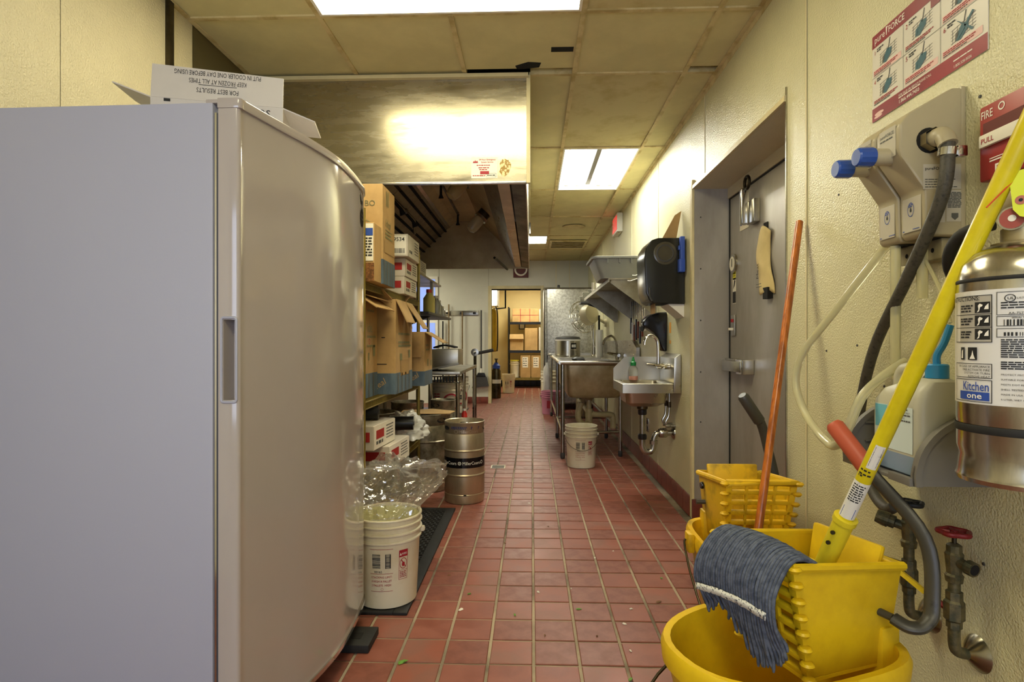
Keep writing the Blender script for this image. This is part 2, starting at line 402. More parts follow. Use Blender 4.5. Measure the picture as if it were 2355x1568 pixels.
# storage room beyond
M('store_wall', '#d3bd83', .6, var=.05, vs=2)
sw = struct(box('wall_storage', (-1.0, 14.72, 0), (1.3, 14.8, CZ), 'store_wall'))
box('side_wall', (-1.06, YB+.14, 0), (-1.0, 14.8, CZ), 'store_wall', sw); box('side_wall', (1.3, YB+.14, 0), (1.36, 14.8, CZ), 'store_wall', sw)
M('black_tile', '#17130f', .4)
bs_ = struct(box('baseboard_storage', (-1.0, 14.708, 0), (1.3, 14.7195, .15), 'seam'))
for i in range(14): box('tile', (-.99+i*.16, 14.694, .004), (-.99+i*.16+.15, 14.708, .148), 'black_tile', bs_, bevel=.003)
# side passage on the left beyond the cook line, with a bright cool window
ws = struct(box('wall_passage', (-4.2, YB, 0), (-1.725, YB+.1, CZ), 'frp_far')); box('end_wall', (-4.3, 7.3, 0), (-4.2, YB+.1, CZ), 'frp_far', ws); box('return_wall', (-4.2, 7.3, 0), (WL-.3, 7.4, CZ), 'frp_far', ws)
M('window_glow', '#8098dd', .3, emit=.5)
wn = struct(box('window_1', (-2.35, YB-.03, .72), (-1.74, YB-.004, 2.35), 'white_plastic', bevel=.006))
for z in (.77, 1.58): box('pane', (-2.30, YB-.036, z), (-1.79, YB-.031, z+.72), 'window_glow', wn)
# front wall behind the camera, with an unseen window added to let the daylight in
wf = struct(box('wall_front', (WL-.3, YF-.1, 0), (-1.35, YF, CZ), 'frp_side')); box('wall_part', (.65, YF-.1, 0), (WR+.4, YF, CZ), 'frp_side', wf); box('wall_part', (-1.35, YF-.1, 0), (.65, YF, .45), 'frp_side', wf); box('wall_part', (-1.35, YF-.1, 2.25), (.65, YF, CZ), 'frp_side', wf)

# ceiling: grid of bars with lay-in tiles
cg = struct(box('ceiling', (-4.3, YF-.1, CZ+.09), (WR+.4, 15.2, CZ+.15), 'black_matt'))
X = [WL, -.985, -.375, .237, .852, WR]
YR = [-2.2, -1.61, -1.0, -.39, .17, .78, 1.39, 2.0, 2.61, 3.22, 4.44, 5.66, 6.88, 8.10, 9.32, YB]
lights = {(-.985, 2.0): 2, (.237, 4.44): 1, (-.375, 8.10): 1, (-.375, -1.0): 1}
slot = [(-.985, 2.0), (-.375, 2.0), (.237, 4.44), (-.375, 8.10), (-.375, -1.0), (-.375, -.39)]
def ctile(x0, y0, x1, y1, dz=0, tilt=0, mat='ceil_tile'):
    o = box('ceiling_tile', (-(x1-x0)/2+.004, -(y1-y0)/2+.004, 0), ((x1-x0)/2-.004, (y1-y0)/2-.004, .014), mat, cg, bevel=.002, seg=1)
    o.location = ((x0+x1)/2, (y0+y1)/2, CZ+.003+dz); o.rotation_euler = (tilt, 0, 0)
for i in range(5):
    for j in range(len(YR)-1):
        x0, x1, y0, y1 = X[i], X[i+1], YR[j], YR[j+1]
        if (x0, y0) in slot: continue
        if y0 >= 3.2 and i < 2: continue
        if y0 >= 3.2 and i == 2: x0 = -.02 if y0 < 7 else x0
        dz = 0; tl = 0
        if (i, y0) == (3, 6.88): tl = -.012; dz = .006
        if (i, y0) == (3, 5.66): tl = -.016; dz = .012
        if (i, y0) == (4, 2.61): y1 -= .055
        if (i, y0) == (2, 2.61): y1 -= .06
        ctile(x0, y0, x1, y1, dz, tl, 'ceil_tile_worn' if (i, y0) in ((3, 3.22), (2, 5.66), (3, 2.0)) else 'ceil_tile')
for i, x in enumerate(X[1:-1]):
    y1 = 3.2 if i < 2 else YB
    if i == 1:
        box('ceiling_bar', (x-.012, 2.61, CZ-.006), (x+.012, 3.2, CZ+.03), 'tbar', cg); box('ceiling_bar', (x-.012, -2.2, CZ-.006), (x+.012, 2.0, CZ+.03), 'tbar', cg); box('ceiling_bar', (x-.012, 7.1, CZ-.006), (x+.012, YB, CZ+.03), 'tbar', cg)
    else: box('ceiling_bar', (x-.012, YF, CZ-.006), (x+.012, y1, CZ+.03), 'tbar', cg)
for y in YR[1:-1]:
    x0 = WL if y < 3.2 else (-.02 if y < 7 else WL)
    xs = [x for x in X if x > x0]
    a = x0
    for b in xs:
        box('ceiling_bar', (a+.012, y-.012, CZ-.0055), (b-.012, y+.012, CZ+.03), 'tbar', cg); a = b
box('wall_angle', (WR-.024, YF, CZ-.004), (WR, YB, CZ+.0), 'tbar', cg); box('wall_angle', (WR-.003, YF, CZ-.03), (WR, YB, CZ-.004), 'tbar', cg)
box('wall_angle', (WL, YF, CZ-.004), (WL+.024, 3.2, CZ), 'tbar', cg); box('wall_angle', (-.02, YB-.024, CZ-.004), (WR-.025, YB, CZ), 'tbar', cg)
box('black_tape', (.10, 2.93, CZ+.0005), (.215, 2.975, CZ+.0028), 'black_matt', cg); 
prism('black_tape', [(-.09, 3.12), (-.02, 3.08), (.05, 3.09), (.04, 3.14), (-.08, 3.16)], CZ+.0005, CZ+.0028, 'Z', 'black_matt', cg)
# ceiling of the left passage and the storage room
for i in range(4): ctile(-4.2+i*.645, 7.4, -4.2+(i+1)*.645, YB)
for i in range(4): ctile(-1.0+i*.575, YB+.15, -1.0+(i+1)*.575, 14.7)
# vent, round diffuser
vt = thing('ceiling_vent', 'slotted white air vent in the far ceiling before the back wall', 'vent', (.545, 8.75, CZ)); box('frame', (.27, 8.42, CZ-.016), (.82, 9.05, CZ-.006), 'tbar', vt, bevel=.003)
for i in range(10): box('louver', (.30, 8.47+i*.056, CZ-.022), (.79, 8.49+i*.056, CZ-.010), 'black_matt' if i % 2 else 'tbar', vt)
sp = lathe('round_ceiling_plate', [(0, -.012), (.12, -.012), (.15, -.006), (.15, 0)], 'tbar', None, c=(.55, 7.5, CZ+.002)); tag(sp, 'round cream ceiling plate between the tube light and the vent', 'ceiling plate')
# ceiling lights
def troffer(x0, y0, x1, y1, label, style):
    t = thing('ceiling_light', label, 'light', ((x0+x1)/2, (y0+y1)/2, CZ-.005), group='fluorescent ceiling lights')
    f = .025; z = CZ-.008
    for a, b in (((x0+.012, y0+.012), (x1-.012, y0+f)), ((x0+.012, y1-f), (x1-.012, y1-.012)), ((x0+.012, y0+f), (x0+f, y1-f)), ((x1-f, y0+f), (x1-.012, y1-f))):
        box('frame', (a[0], a[1], z), (b[0], b[1], CZ+.02), 'white_gloss', t)
    if style == 'flat': box('diffuser', (x0+f, y0+f, CZ+.0), (x1-f, y1-f, CZ+.012), 'lamp_face', t)
    elif style == 'far': box('diffuser', (x0+f, y0+f, CZ+.0), (x1-f, y1-f, CZ+.012), 'lamp_far', t)
    else:
        xm = (x0+x1)/2; zc = CZ+.085
        box('reflector', (x0+f, y0+f, zc), (x1-f, y1-f, zc+.004), 'lamp_pan', t)
        for xa, xb, s in ((x0+f, x0+f+.05, 1), (x1-f, x1-f-.05, -1)):
            poly_obj('reflector_side', [(xa, y0+f, CZ), (xa, y1-f, CZ), (xb, y1-f, zc), (xb, y0+f, zc)], 'lamp_pan', t)
        poly_obj('reflector_end', [(x0+f, y1-f, CZ), (x1-f, y1-f, CZ), (x1-f, y1-f-.06, zc), (x0+f, y1-f-.06, zc)], 'lamp_pan', t)
        poly_obj('reflector_end', [(x0+f, y0+f, CZ), (x1-f, y0+f, CZ), (x1-f, y0+f+.02, zc), (x0+f, y0+f+.02, zc)], 'lamp_pan', t)
        M('ballast', '#8c8b86', .35, .4)
        prism('ballast_cover', [(xm-.035, zc), (xm-.02, zc-.05), (xm+.02, zc-.05), (xm+.035, zc)], y0+f+.02, y1-f-.03, 'Y', 'ballast', t)
        for dx in (-.21, -.10, .10, .21):
            tube('lamp_tube', [(xm+dx, y0+f+.06, zc-.035), (xm+dx, y1-f-.09, zc-.035)], .016, 'lamp_tube', t, n=8)
            box('lamp_holder', (xm+dx-.02, y1-f-.09, zc-.075), (xm+dx+.02, y1-f-.065, zc), 'lamp_pan', t)
    return t
troffer(-.985, 2.0, .237, 2.61, 'wide flat fluorescent ceiling light in the foreground, cut by the top edge', 'flat')
troffer(.237, 4.44, .852, 5.66, 'open tube ceiling light over the sinks with a grey centre bar', 'tubes')
troffer(-.375, 8.10, .237, 8.71, 'small far ceiling light half hidden behind the steel hood', 'far'); ctile(-.375, 8.71, .237, 9.32)
troffer(-.375, -1.0, .237, .17, 'unseen fluorescent ceiling light added behind the camera', 'flat')  # out of view, added to light the foreground
# ================================================================ exhaust hood
HY0, HY1, HZ = 3.2, 7.0, 2.033
M('hood_in', '#c2b083', .42, .15, hex2='#a08c60', vs=3, lo=.3, hi=.65)
M('hood_in_light', '#c6b58c', .4, .15, var=.15, vs=3)
M('filter_steel', '#8f846a', .45, .4, var=.15, vs=8)
M('hood_front', '#b3ac96', .27, 1, hex2='#a69d84', vs=4, lo=.3, hi=.6, stretch=(1, 1, 6), rvar=.09)
hd = thing('exhaust_hood', 'large stainless steel kitchen exhaust hood under the ceiling on the left', 'hood', (-.8, HY0, HZ))
prism('front_panel', [(WL+.002, HZ), (-.03, HZ), (-.03, CZ-.012), (WL+.002, CZ-.012)], HY0, HY0+.012, 'Y', 'hood_front', hd)
box('bottom_flange', (WL+.002, HY0-.006, HZ-.012), (-.03, HY0+.02, HZ), 'chrome_dull', hd, bevel=.003)
box('side_panel', (-.036, HY0+.0125, HZ), (-.03, HY1, CZ-.012), 'steel_h', hd)
box('top_trim', (WL+.002, HY0-.03, CZ-.03), (-.02, HY0-.001, CZ-.010), 'strip', hd); box('corner_trim', (-.0298, HY0-.006, HZ-.01), (-.008, HY0+.02, CZ-.012), 'strip', hd, bevel=.002); box('side_trim', (-.0298, HY0+.03, CZ-.04), (-.012, HY1, CZ-.012), 'strip', hd)
poly = [(-1.5, HZ), (-.04, HZ), (-.2, 2.06), (-.38, 2.36), (-.475, 2.45), (-.64, 2.61), (-.94, 2.61), (-1.03, 2.53), (-1.36, 2.22)]
prism('end_panel', [(-1.5, HZ), (-.037, HZ), (-.037, 2.61), (-1.5, 2.61)], HY1-.012, HY1, 'Y', 'hood_in', hd)
def slab(name, a, b, mat, y0=HY0+.013, y1=HY1-.013, t=.006, par=None):
    d = V((b[0]-a[0], b[1]-a[1])).normalized(); n = V((-d.y, d.x))*t
    return prism(name, [a, b, (b[0]+n.x, b[1]+n.y), (a[0]+n.x, a[1]+n.y)], y0, y1, 'Y', mat, par or hd)
slab('top_sheet', (-.94, 2.612), (-.64, 2.612), 'hood_in_light'); slab('cove_sheet', (-1.03, 2.53), (-.94, 2.612), 'hood_in_light')
slab('front_slope', (-.64, 2.612), (-.38, 2.36), 'hood_in'); slab('back_plenum', (-1.5, HZ), (-1.36, 2.22), 'steel_dark')
for i in range(7): slab('grease_filter', (-1.36, 2.22), (-1.03, 2.53), 'filter_steel', HY0+.02+i*.538, HY0+.02+i*.538+.53, .03)
for i in range(7):
    for k in range(5):
        f = (k+.5)/5; x = -1.36+.33*f; z = 2.22+.31*f - .006
        box('filter_baffle', (x-.006, HY0+.03+i*.538, z-.012), (x+.02, HY0+.54+i*.538, z), 'black_matt', hd)
slab('seam_bead', (-1.03, 2.525), (-1.0, 2.54), 'chrome_dull', t=.004)
# make-up air plenum along the aisle edge
prism('plenum', [(-.38, 2.36), (-.30, 2.36), (-.13, 2.05), (-.20, 2.05)], HY0+.013, HY1-.013, 'Y', 'steel_h', hd)
prism('plenum', [(-.12, 2.05), (-.037, 2.036), (-.037, 2.3), (-.07, 2.3)], HY0+.013, HY1-.013, 'Y', 'steel_dark', hd)
for y0, y1 in ((HY0+.05, 5.0), (5.15, 6.95)):
    prism('slot_plate', [(-.135, y0), (-.06, y0), (-.06, y1), (-.10, y1)], 2.052, 2.056, 'Z', 'black_matt', hd)
tube('drain_spout', [(-.42, 6.4, 2.08), (-.3, 6.95, 2.02)], .014, 'steel_dark', hd)
# sticker and torn remains
mp = plane((-.34, HY0, 2.052), (1,0,0), (0,0,1), .001); rects([(0, 0, .147, .118)], mp, 'paper', hd, 'service_sticker')
mp = plane((-.34, HY0, 2.052), (1,0,0), (0,0,1), .0022)
text('24 Hour Emergency', .0135, mp, 'print_red', hd, (.043, .100), bold=.03, sx=.85); text('System Service', .0135, mp, 'print_red', hd, (.055, .086), bold=.03, sx=.85)
polys([[(.008, .086), (.014, .098), (.018, .092), (.022, .104), (.027, .092), (.034, .1), (.038, .086)]], mp, 'print_red', hd)
rects(lines([(.03, .070, .075), (.04, .056, .06), (.045, .046, .05), (.008, .012, .07)], .005, .02, 4) + [(.05, .022, .1, .04)], mp, 'print_red', hd)
rects([(.085, .006, .14, .007), (.085, .027, .14, .028), (.085, .006, .086, .028), (.139, .006, .14, .028)] + lines([(.09, .014, .044)], .005, .012, 9), mp, 'print_black', hd)
M('torn', '#9c7c3e', .7, hex2='#d9cc9c', vs=60, lo=.46, hi=.52)
rt2 = random.Random(5)
pts = [(.19 + .034*math.cos(a)*rt2.uniform(.75, 1.1), .06 + .052*math.sin(a)*rt2.uniform(.8, 1.1)) for a in [k*2*math.pi/26 for k in range(26)]]
polys([pts], plane((-.34, HY0, 2.052), (1,0,0), (0,0,1), .001), 'torn', hd, 'torn_sticker')
# jar lights and fire suppression pipes
M('jar_glass', '#d8cba2', .3, alpha=1., trans=.35)
for (x, y, z) in ((-.50, 4.55, 2.47), (-.47, 5.75, 2.44)):
    lt = thing('hood_lamp', 'vapour-proof jar lamp inside the hood, %s' % ('nearer one' if y < 5 else 'farther one'), 'lamp', (x, y, z), group='jar lamps in the hood')
    ax = V((-.6, -.15, -.75)).normalized(); b0 = V((x, y, z))
    tube('lamp_base', [b0+ax*-.02, b0+ax*.06], .062, 'steel_dark', lt, n=16); tube('lamp_collar', [b0+ax*.06, b0+ax*.085], .07, 'chrome_dull', lt, n=16)
    tube('glass_jar', [b0+ax*.085, b0+ax*.12, b0+ax*.2, b0+ax*.235, b0+ax*.25], [.05, .058, .056, .045, .015], 'jar_glass', lt, n=16)
fp = thing('fire_suppression_pipe', 'dark fire suppression pipe with nozzles running inside the hood', 'pipe', (-.78, 3.3, 2.42))
tube('pipe', [(-.80, 3.25, 2.56), (-.80, 6.2, 2.52)], .013, 'steel_dark', fp)
for y in (4.0, 5.0, 6.15): tube('nozzle', [(-.80, y, 2.54), (-.80, y, 2.43), (-.80, y+.01, 2.40)], [.01, .012, .024], 'black_rubber', fp)
fp2 = thing('fire_suppression_pipe', 'greasy pipe with fittings in front of the hood filters', 'pipe', (-1.2, 3.3, 2.25))
tube('pipe', [(-1.18, 3.25, 2.33), (-1.16, 5.6, 2.33)], .014, 'steel_soiled', fp2); tube('pipe', [(-1.16, 5.6, 2.33), (-1.16, 5.62, 2.2)], .014, 'steel_soiled', fp2)
for y in (3.7, 4.2, 4.7, 5.2):
    tube('nozzle', [(-1.17, y, 2.33), (-1.10, y+.05, 2.25), (-1.08, y+.06, 2.2)], [.014, .014, .026], 'black_rubber', fp2); box('fitting', (-1.2, y-.03, 2.305), (-1.14, y+.03, 2.355), 'chrome_dull', fp2, bevel=.008)
rr = box('valve_tag', (-1.262, 3.5, 2.13), (-1.26, 3.6, 2.26), 'paper', fp2)

# ================================================================ fridge
fx, fy = -.80, 1.405
fg = thing('upright_freezer', 'tall white upright freezer with a bowed glossy door in the left foreground', 'freezer', (fx, fy, 0), R(-1.3))
FT = 1.737
box('cabinet', (-.72, 0, .07), (0, .90, FT-.004), 'fridge_side', fg, bevel=.006)
box('gasket', (.0002, .006, .12), (.0135, .89, FT-.03), 'fridge_gap', fg); box('gasket_lip', (.004, .001, .12), (.009, .006, FT-.03), 'chrome', fg)
arc = [(0, .064), (.16, .095), (.3, .125), (.47, .145), (.64, .138), (.78, .122), (.86, .108), (.895, .09), (.905, .07)]
sp_ = spline([(x, y, 0) for (y, x) in arc], 8)
front = [(p.x, p.y) for p in sp_]
front[0] = (.058, .0); front.insert(1, (.064, .003)); front.insert(2, (.0675, .009))
def door_poly(notch):
    p = [(.014, .9), (.014, .0)]
    if notch: p += [(.027, .0), (.030, .045), (.054, .045), (.057, .0)]
    return p + front
bm = new_bm()
bm_prism(bm, door_poly(False), .11, .985, 'Z'); bm_prism(bm, door_poly(True), .985, 1.187, 'Z'); bm_prism(bm, door_poly(False), 1.187, FT-.02, 'Z')
dd = obj('door', bm, 'fridge_door', fg, ang=50)
def offs(d, sx=0): return [(x + d*.9, y) for (x, y) in front]
prism('top_trim', [(.012, .905), (.012, -.003)] + [(x+.006, y-.002 if i < 2 else y) for i, (x, y) in enumerate(front)], FT-.02, FT+.006, 'Z', 'fridge_door', fg, bevel=.004)
prism('bottom_trim', [(.013, .902), (.013, -.002)] + offs(.006), .096, .111, 'Z', 'chrome', fg)
grip = []
for (cx, cz, a0) in ((.0555, 1.185, 0), (.0285, 1.185, 90), (.0285, .987, 180), (.0555, .987, 270)):
    for k in range(5): a = R(a0 + k*22.5); grip.append((cx + .006*math.cos(a), -.001, cz + .007*math.sin(a)))
tube('grip_rim', grip, .0032, 'fridge_side', dd, closed=True, n=8)
box('hinge_cover', (-.02, .001, FT-.006), (.012, .03, FT+.004), 'fridge_door', fg, bevel=.003)
# badges on the bowed door
def surf(y):
    i = min(range(len(front)), key=lambda k: abs(front[k][1]-y)); return front[i][0]
def door_map(y0, z0, off=.0012): return lambda s, t: V((surf_i(y0+s)+off, y0+s, z0+t))
def surf_i(y):
    f = [q for q in front if q[1] >= 0]
    for a, b in zip(f, f[1:]):
        if a[1] <= y <= b[1]: return a[0] + (b[0]-a[0])*(y-a[1])/max(1e-6, b[1]-a[1])
    return f[-1][0]
polys([ring_pts((0, 0), .034, .033, 24)], door_map(.80, 1.615, .0016), 'black_gloss', fg, 'badge'); ring(door_map(.80, 1.615, .0024), (0, 0), .034, .037, 'chrome', fg, name='badge_rim')
text('TRUE', .022, door_map(.80, 1.615, .003), 'chrome', fg, (-.028, -.008), bold=.02) if False else rects(lines([(-.022, .006, .044), (-.024, -.008, .048)], .006, .02, 2), door_map(.80, 1.615, .0026), 'chrome_dull', fg)
polys([[(-.03, .03), (-.02, .034), (.0, .012), (.02, .02), (.03, .0), (.018, .008), (.004, -.004), (-.018, .01)], [(-.01, -.004), (.012, -.01), (.02, -.022), (.004, -.014)]], door_map(.79, 1.665, .002), 'black_gloss', fg, 'badge')
for y in (.1, .71):
    lathe('foot', [(.022, 0), (.03, .004), (.03, .03), (.02, .034), (.02, .075)], 'white_plastic', fg, n=16, c=(.07, y, .034)); 
box('foot', (.02, .64, .035), (.10, .76, .10), 'white_plastic', fg, bevel=.012); box('foot', (-.68, .05, .0), (-.6, .15, .07), 'white_plastic', fg, bevel=.01); box('foot', (-.68, .75, .0), (-.6, .85, .07), 'white_plastic', fg, bevel=.01); box('foot', (-.02, .03, .0), (.06, .12, .11), 'white_plastic', fg, bevel=.01)
pad = thing('caster_block', 'black rubber block on the floor under the freezer foot', 'block', (-.66, 2.115, 0))
box('pad', (-.79, 2.05, .001), (-.592, 2.19, .03), 'black_rubber', pad, bevel=.004); box('slot', (-.67, 2.095, .0302), (-.635, 2.14, .0312), 'black_matt', pad)

# open carton on the freezer
M('carton_white', '#cfc9c2', .7, var=.04, vs=4, bump=.1, bs=50)
M('kraft', '#b6945f', .75, hex2='#a18150', vs=5, lo=.35, hi=.6, bump=.1, bs=40)
M('kraft_in', '#b07c40', .8, var=.08)
ct = thing('open_carton', 'open white cardboard carton with upside-down printing on top of the freezer', 'carton', (-1.269, 1.856, FT+.004), R(15.5), world=False)
cw, cd, ch = .414, .27, .208
for lo, hi in (((0, 0, 0), (cw, .004, ch)), ((0, cd-.004, 0), (cw, cd, ch)), ((0, .0045, 0), (.004, cd-.0045, ch)), ((cw-.004, .0045, 0), (cw, cd-.0045, ch)), ((.0045, .0045, 0), (cw-.0045, cd-.0045, .004))): box('panel', lo, hi, 'carton_white', ct)
fl = prism('flap', [(0, 0), (cw, 0), (cw, .11), (0, .118)], -.004, 0, 'Y', 'carton_white', ct); fl.location = (0, .004, ch); fl.rotation_euler = (R(-8), 0, 0)
mp = plane((cw, -.005, .0), (-1,0,0), (0,0,-1), .0008); mpf = lambda s, t: V((cw - s, -.0045, -t))
for s_, t_, sz, sx_ in (('PUT IN COOLER ONE DAY BEFORE USING', -.107, .024, .6), ('KEEP FROZEN AT ALL TIMES', -.079, .024, .6), ('FOR BEST RESULTS', -.046, .024, .66)):
    text(s_, sz, mpf, 'print_black', fl, (.21, t_), 'CENTER', bold=.012, sx=sx_)
rects([(.15, -.0585, .27, -.0565)], mpf, 'print_black', fl)
mpp = plane((0, 0, 0), (1,0,0), (0,0,1), .001)
text('HASHBROWN PATTERS', .034, mpp, 'print_black', ct, (cw-.035, ch-.034), 'RIGHT', bold=.02) if False else text('ERS', .034, mpp, 'print_black', ct, (cw-.04, ch-.036), 'RIGHT', bold=.02); rects([(.04, ch-.012, .06, ch-.002)], mpp, 'print_black', ct)
f2 = prism('flap', [(0, 0), (.11, .06), (.11, .0), (.0, -.0)], 0, .004, 'Y', 'carton_white', ct) if False else poly_obj('flap', [(0, .004, ch), (0, cd-.004, ch), (-.12, cd-.06, ch+.06), (-.12, .02, ch+.045)], 'carton_white', ct, thick=.004)
f3 = poly_obj('flap', [(cw, .004, ch), (cw, cd-.004, ch), (cw+.105, cd-.03, ch-.012), (cw+.105, .01, ch-.035)], 'carton_white', ct, thick=.004)
f4 = prism('flap', [(0, 0), (cw, 0), (cw, .11), (0, .11)], 0, .004, 'Y', 'carton_white', ct); f4.location = (0, cd-.004, ch); f4.rotation_euler = (R(-75), 0, 0)
# ================================================================ wall items in the right foreground
def norm(a): return V(a).normalized()
# poster
M('poster_red', '#96303c', .35, hex2='#7c2634', vs=3, lo=.4, hi=.6); M('poster_pink', '#dfb9b0', .5); M('poster_teal', '#2b5a66', .5); M('poster_white', '#d5d0c2', .35, var=.03)
po = thing('wall_poster', 'red and white mopping instruction poster above the chemical dispenser', 'poster', (WR, 1.56, 1.79))
PW, PH = .44, .26
pm = lambda off: (lambda s, t: V((WR - off, 1.775 - s, 1.797 + t)))
box('sheet', (WR-.0025, 1.775-PW, 1.797), (WR-.0006, 1.775, 1.797+PH), 'poster_white', po)
a, b, c_ = pm(.0031), pm(.0037), pm(.0043)
rects([(0, 0, PW, .04), (0, PH-.038, PW, PH)], a, 'poster_red', po)
text('pure', .03, b, 'print_white', po, (.012, PH-.027), sx=.9); text('FORCE', .026, b, 'print_white', po, (.078, PH-.026), bold=.02, sx=.9); polys([[(.068, PH-.028), (.071, PH-.028), (.073, PH-.008), (.08, PH-.006), (.067, PH-.003)]], b, 'print_white', po)
text('FOR SALES OR SERVICE PLEASE CALL', .0095, b, 'print_white', po, (.125, .026), sx=.85); text('1.866.444.7450', .014, b, 'print_white', po, (.125, .007), bold=.02); text('1.800.328.0026', .0095, b, 'print_white', po, (.335, .006)); rects(lines([(.335, .022, .06), (.125, .0215, .09)], .003, .02, 6), b, 'print_white', po)
polys([ring_pts((.035, .018), .022, .005, 14, .3), ring_pts((.03, .010), .02, .004, 14)], b, 'poster_pink', po)
cells_ = [(0, 0, '4'), (1, 0, '5'), (2, 0, '6'), (0, 1, '1'), (1, 1, '2'), (2, 1, '3')]
for (i, j, n_) in cells_:
    s0 = .006 + i*.145; t0 = .046 + j*.089
    text(n_, .018, b, 'print_red', po, (s0+.004, t0+.064)); rects(lines([(s0+.018, t0+.075, .03), (s0+.018, t0+.069, .02)], .0035, .012, i*3+j), b, 'print_black', po)
    rects(lines([(s0+.004, t0+.012, .11), (s0+.004, t0+.007, .10)], .0028, .014, 20+i*3+j), b, 'print_red', po); rects(lines([(s0+.004, t0+.002, .08)], .0028, .014, 40+i*3+j), b, 'print_grey', po)
    if (i + j) % 2 == 1 or i == 2: rects([(s0+.001, t0+.0, s0+.13, t0+.018)], a, 'poster_pink', po)
    for k in range(5):
        polys([[(s0+.035+k*.016, t0+.02+k*.003), (s0+.036+k*.016, t0+.02+k*.003), (s0+.036+k*.016, t0+.056+k*.002), (s0+.035+k*.016, t0+.056+k*.002)]], a, 'print_grey', po)
        polys([[(s0+.03, t0+.022+k*.008), (s0+.11, t0+.030+k*.008), (s0+.11, t0+.031+k*.008), (s0+.03, t0+.023+k*.008)]], a, 'print_grey', po)
    polys([[(s0+.05, t0+.022), (s0+.062, t0+.020), (s0+.085, t0+.036), (s0+.088, t0+.052), (s0+.066, t0+.056), (s0+.056, t0+.044)]], b, 'poster_teal', po)
    polys([[(s0+.044, t0+.022), (s0+.052, t0+.024), (s0+.057, t0+.046), (s0+.046, t0+.042)]], b, 'print_grey' if i != 1 else 'poster_teal', po); polys([[(s0+.07, t0+.05), (s0+.0725, t0+.05), (s0+.081, t0+.082), (s0+.0785, t0+.083)]], b, 'print_black', po)
polys([[(.345, .118), (.351, .114), (.400, .073), (.394, .070)], [(.343, .07), (.349, .067), (.402, .113), (.396, .117)]], c_, 'poster_teal', po)
rects([(.255, .20, .29, .222)], b, 'poster_red', po)
for s_ in (.145, .29): rects([(s_-.0006, .04, s_+.0006, PH-.04)], b, 'print_grey', po)
rects([(0, .131, PW, .132)], b, 'print_grey', po)

# chemical dispenser
M('beige_plastic', '#a89d7f', .38, var=.03); M('beige_dark', '#8f8567', .4); M('blue_cap', '#2b4f9e', .28); M('clear_hose', '#e2ddb8', .15, trans=.6, ior=1.25); M('label_grey', '#b5ae9b', .45)
dp = thing('chemical_dispenser', 'beige wall chemical dispenser with two blue knobs below the poster', 'dispenser', (WR, 1.5, 1.36))
prof = [(WR-.001, 1.742), (WR-.03, 1.742), (WR-.13, 1.685), (WR-.155, 1.655), (WR-.155, 1.60), (WR-.150, 1.58), (WR-.096, 1.50), (WR-.094, 1.40), (WR-.085, 1.388), (WR-.001, 1.384)]
box('back_plate', (WR-.012, 1.403, 1.335), (WR-.0005, 1.60, 1.745), 'beige_plastic', dp, bevel=.004)
for (y0, y1) in ((1.405, 1.498), (1.506, 1.592)):
    u = prism('cover', [(x, z) for x, z in prof], y0, y1, 'Y', 'beige_plastic', dp, bevel=.009, seg=3)
    ym = (y0+y1)/2
    fm = plane((WR-.155, y1-.014, 1.585), (0,-1,0), (0,0,1), .0007); rects([(0, 0, y1-y0-.028, .075)], fm, 'label_grey', u, 'label'); fm = plane((WR-.155, y1-.014, 1.585), (0,-1,0), (0,0,1), .0013)
    text('pureFORCE', .0115, fm, 'print_grey', u, (.004, .056), sx=.95); rects(lines([(.004, .047, .05)], .0035, .015, 3), fm, 'print_grey', u)
    fm = plane((WR-.0945, y1-.012, 1.405), (0,-1,0), (0,0,1), .002); rects([(0, 0, y1-y0-.024, .085)], fm, 'label_grey', u, 'label'); fm = plane((WR-.0945, y1-.012, 1.405), (0,-1,0), (0,0,1), .003)
    ring(fm, (.032, .055), .0105, .0118, 'print_blue', u, sy=1.5); polys([[(.032, .062), (.0355, .053), (.034, .049), (.030, .049), (.0285, .053)]], fm, 'print_black', u); rects(lines([(.024, .062, .016), (.026, .066, .012)], .0025, .008, 3), fm, 'print_blue', u); rects(lines([(.04, .004, .024), (.002, .003, .008)], .002, .008, 3), fm, 'print_blue', u)
    k_ = lathe('knob_stem', [(.019, -.19), (.019, -.185), (.021, -.18), (.021, -.14), (.026, -.135)], 'beige_plastic', dp, c=(WR, ym+.004, 1.592), axis='X', n=20)
    bm = new_bm()
    n = 24; pr = [(-.228, 1., 0), (-.231, .8, 0), (-.224, 1, .0), (-.19, 1, 0), (-.186, .9, 0)]
    rings = []
    for (x, sc, _) in ((-.2305, .0, 0), (-.2305, .84, 0), (-.226, .96, 0), (-.222, 1, 1), (-.192, 1.03, 1), (-.189, .95, 0)):
        rings.append([bm.verts.new((WR + x, ym+.004 + math.cos(2*math.pi*q/n)*.0235*sc*(1 if not _ or q % 2 else .93), 1.592 + math.sin(2*math.pi*q/n)*.0235*sc*(1 if not _ or q % 2 else .93))) for q in range(n)])
    for A, B in zip(rings, rings[1:]):
        for q in range(n): bm.faces.new((A[q], A[(q+1) % n], B[(q+1) % n], B[q]))
    obj('cap', bm, 'blue_cap', k_, ang=25)
    lathe('bottom_port', [(.0, 1.383), (.03, 1.383)], 'black_matt', u, c=(WR-.05, ym, 0), n=20)
    box('bracket', (WR-.045, ym-.03, 1.335), (WR-.012, ym+.03, 1.384), 'beige_dark', dp, bevel=.003); lathe('hole', [(0, -.0465), (.006, -.046)], 'black_matt', dp, c=(WR, ym, 1.358), axis='X', n=10)
sm = lambda off: (lambda s, t: V((WR - .12 + s, 1.405 - off, 1.37 + t)))
rects([(.02, .128, .112, .188), (.075, .05, .112, .125), (.045, .048, .071, .10)], sm(.0006), 'label_grey', dp, 'label')
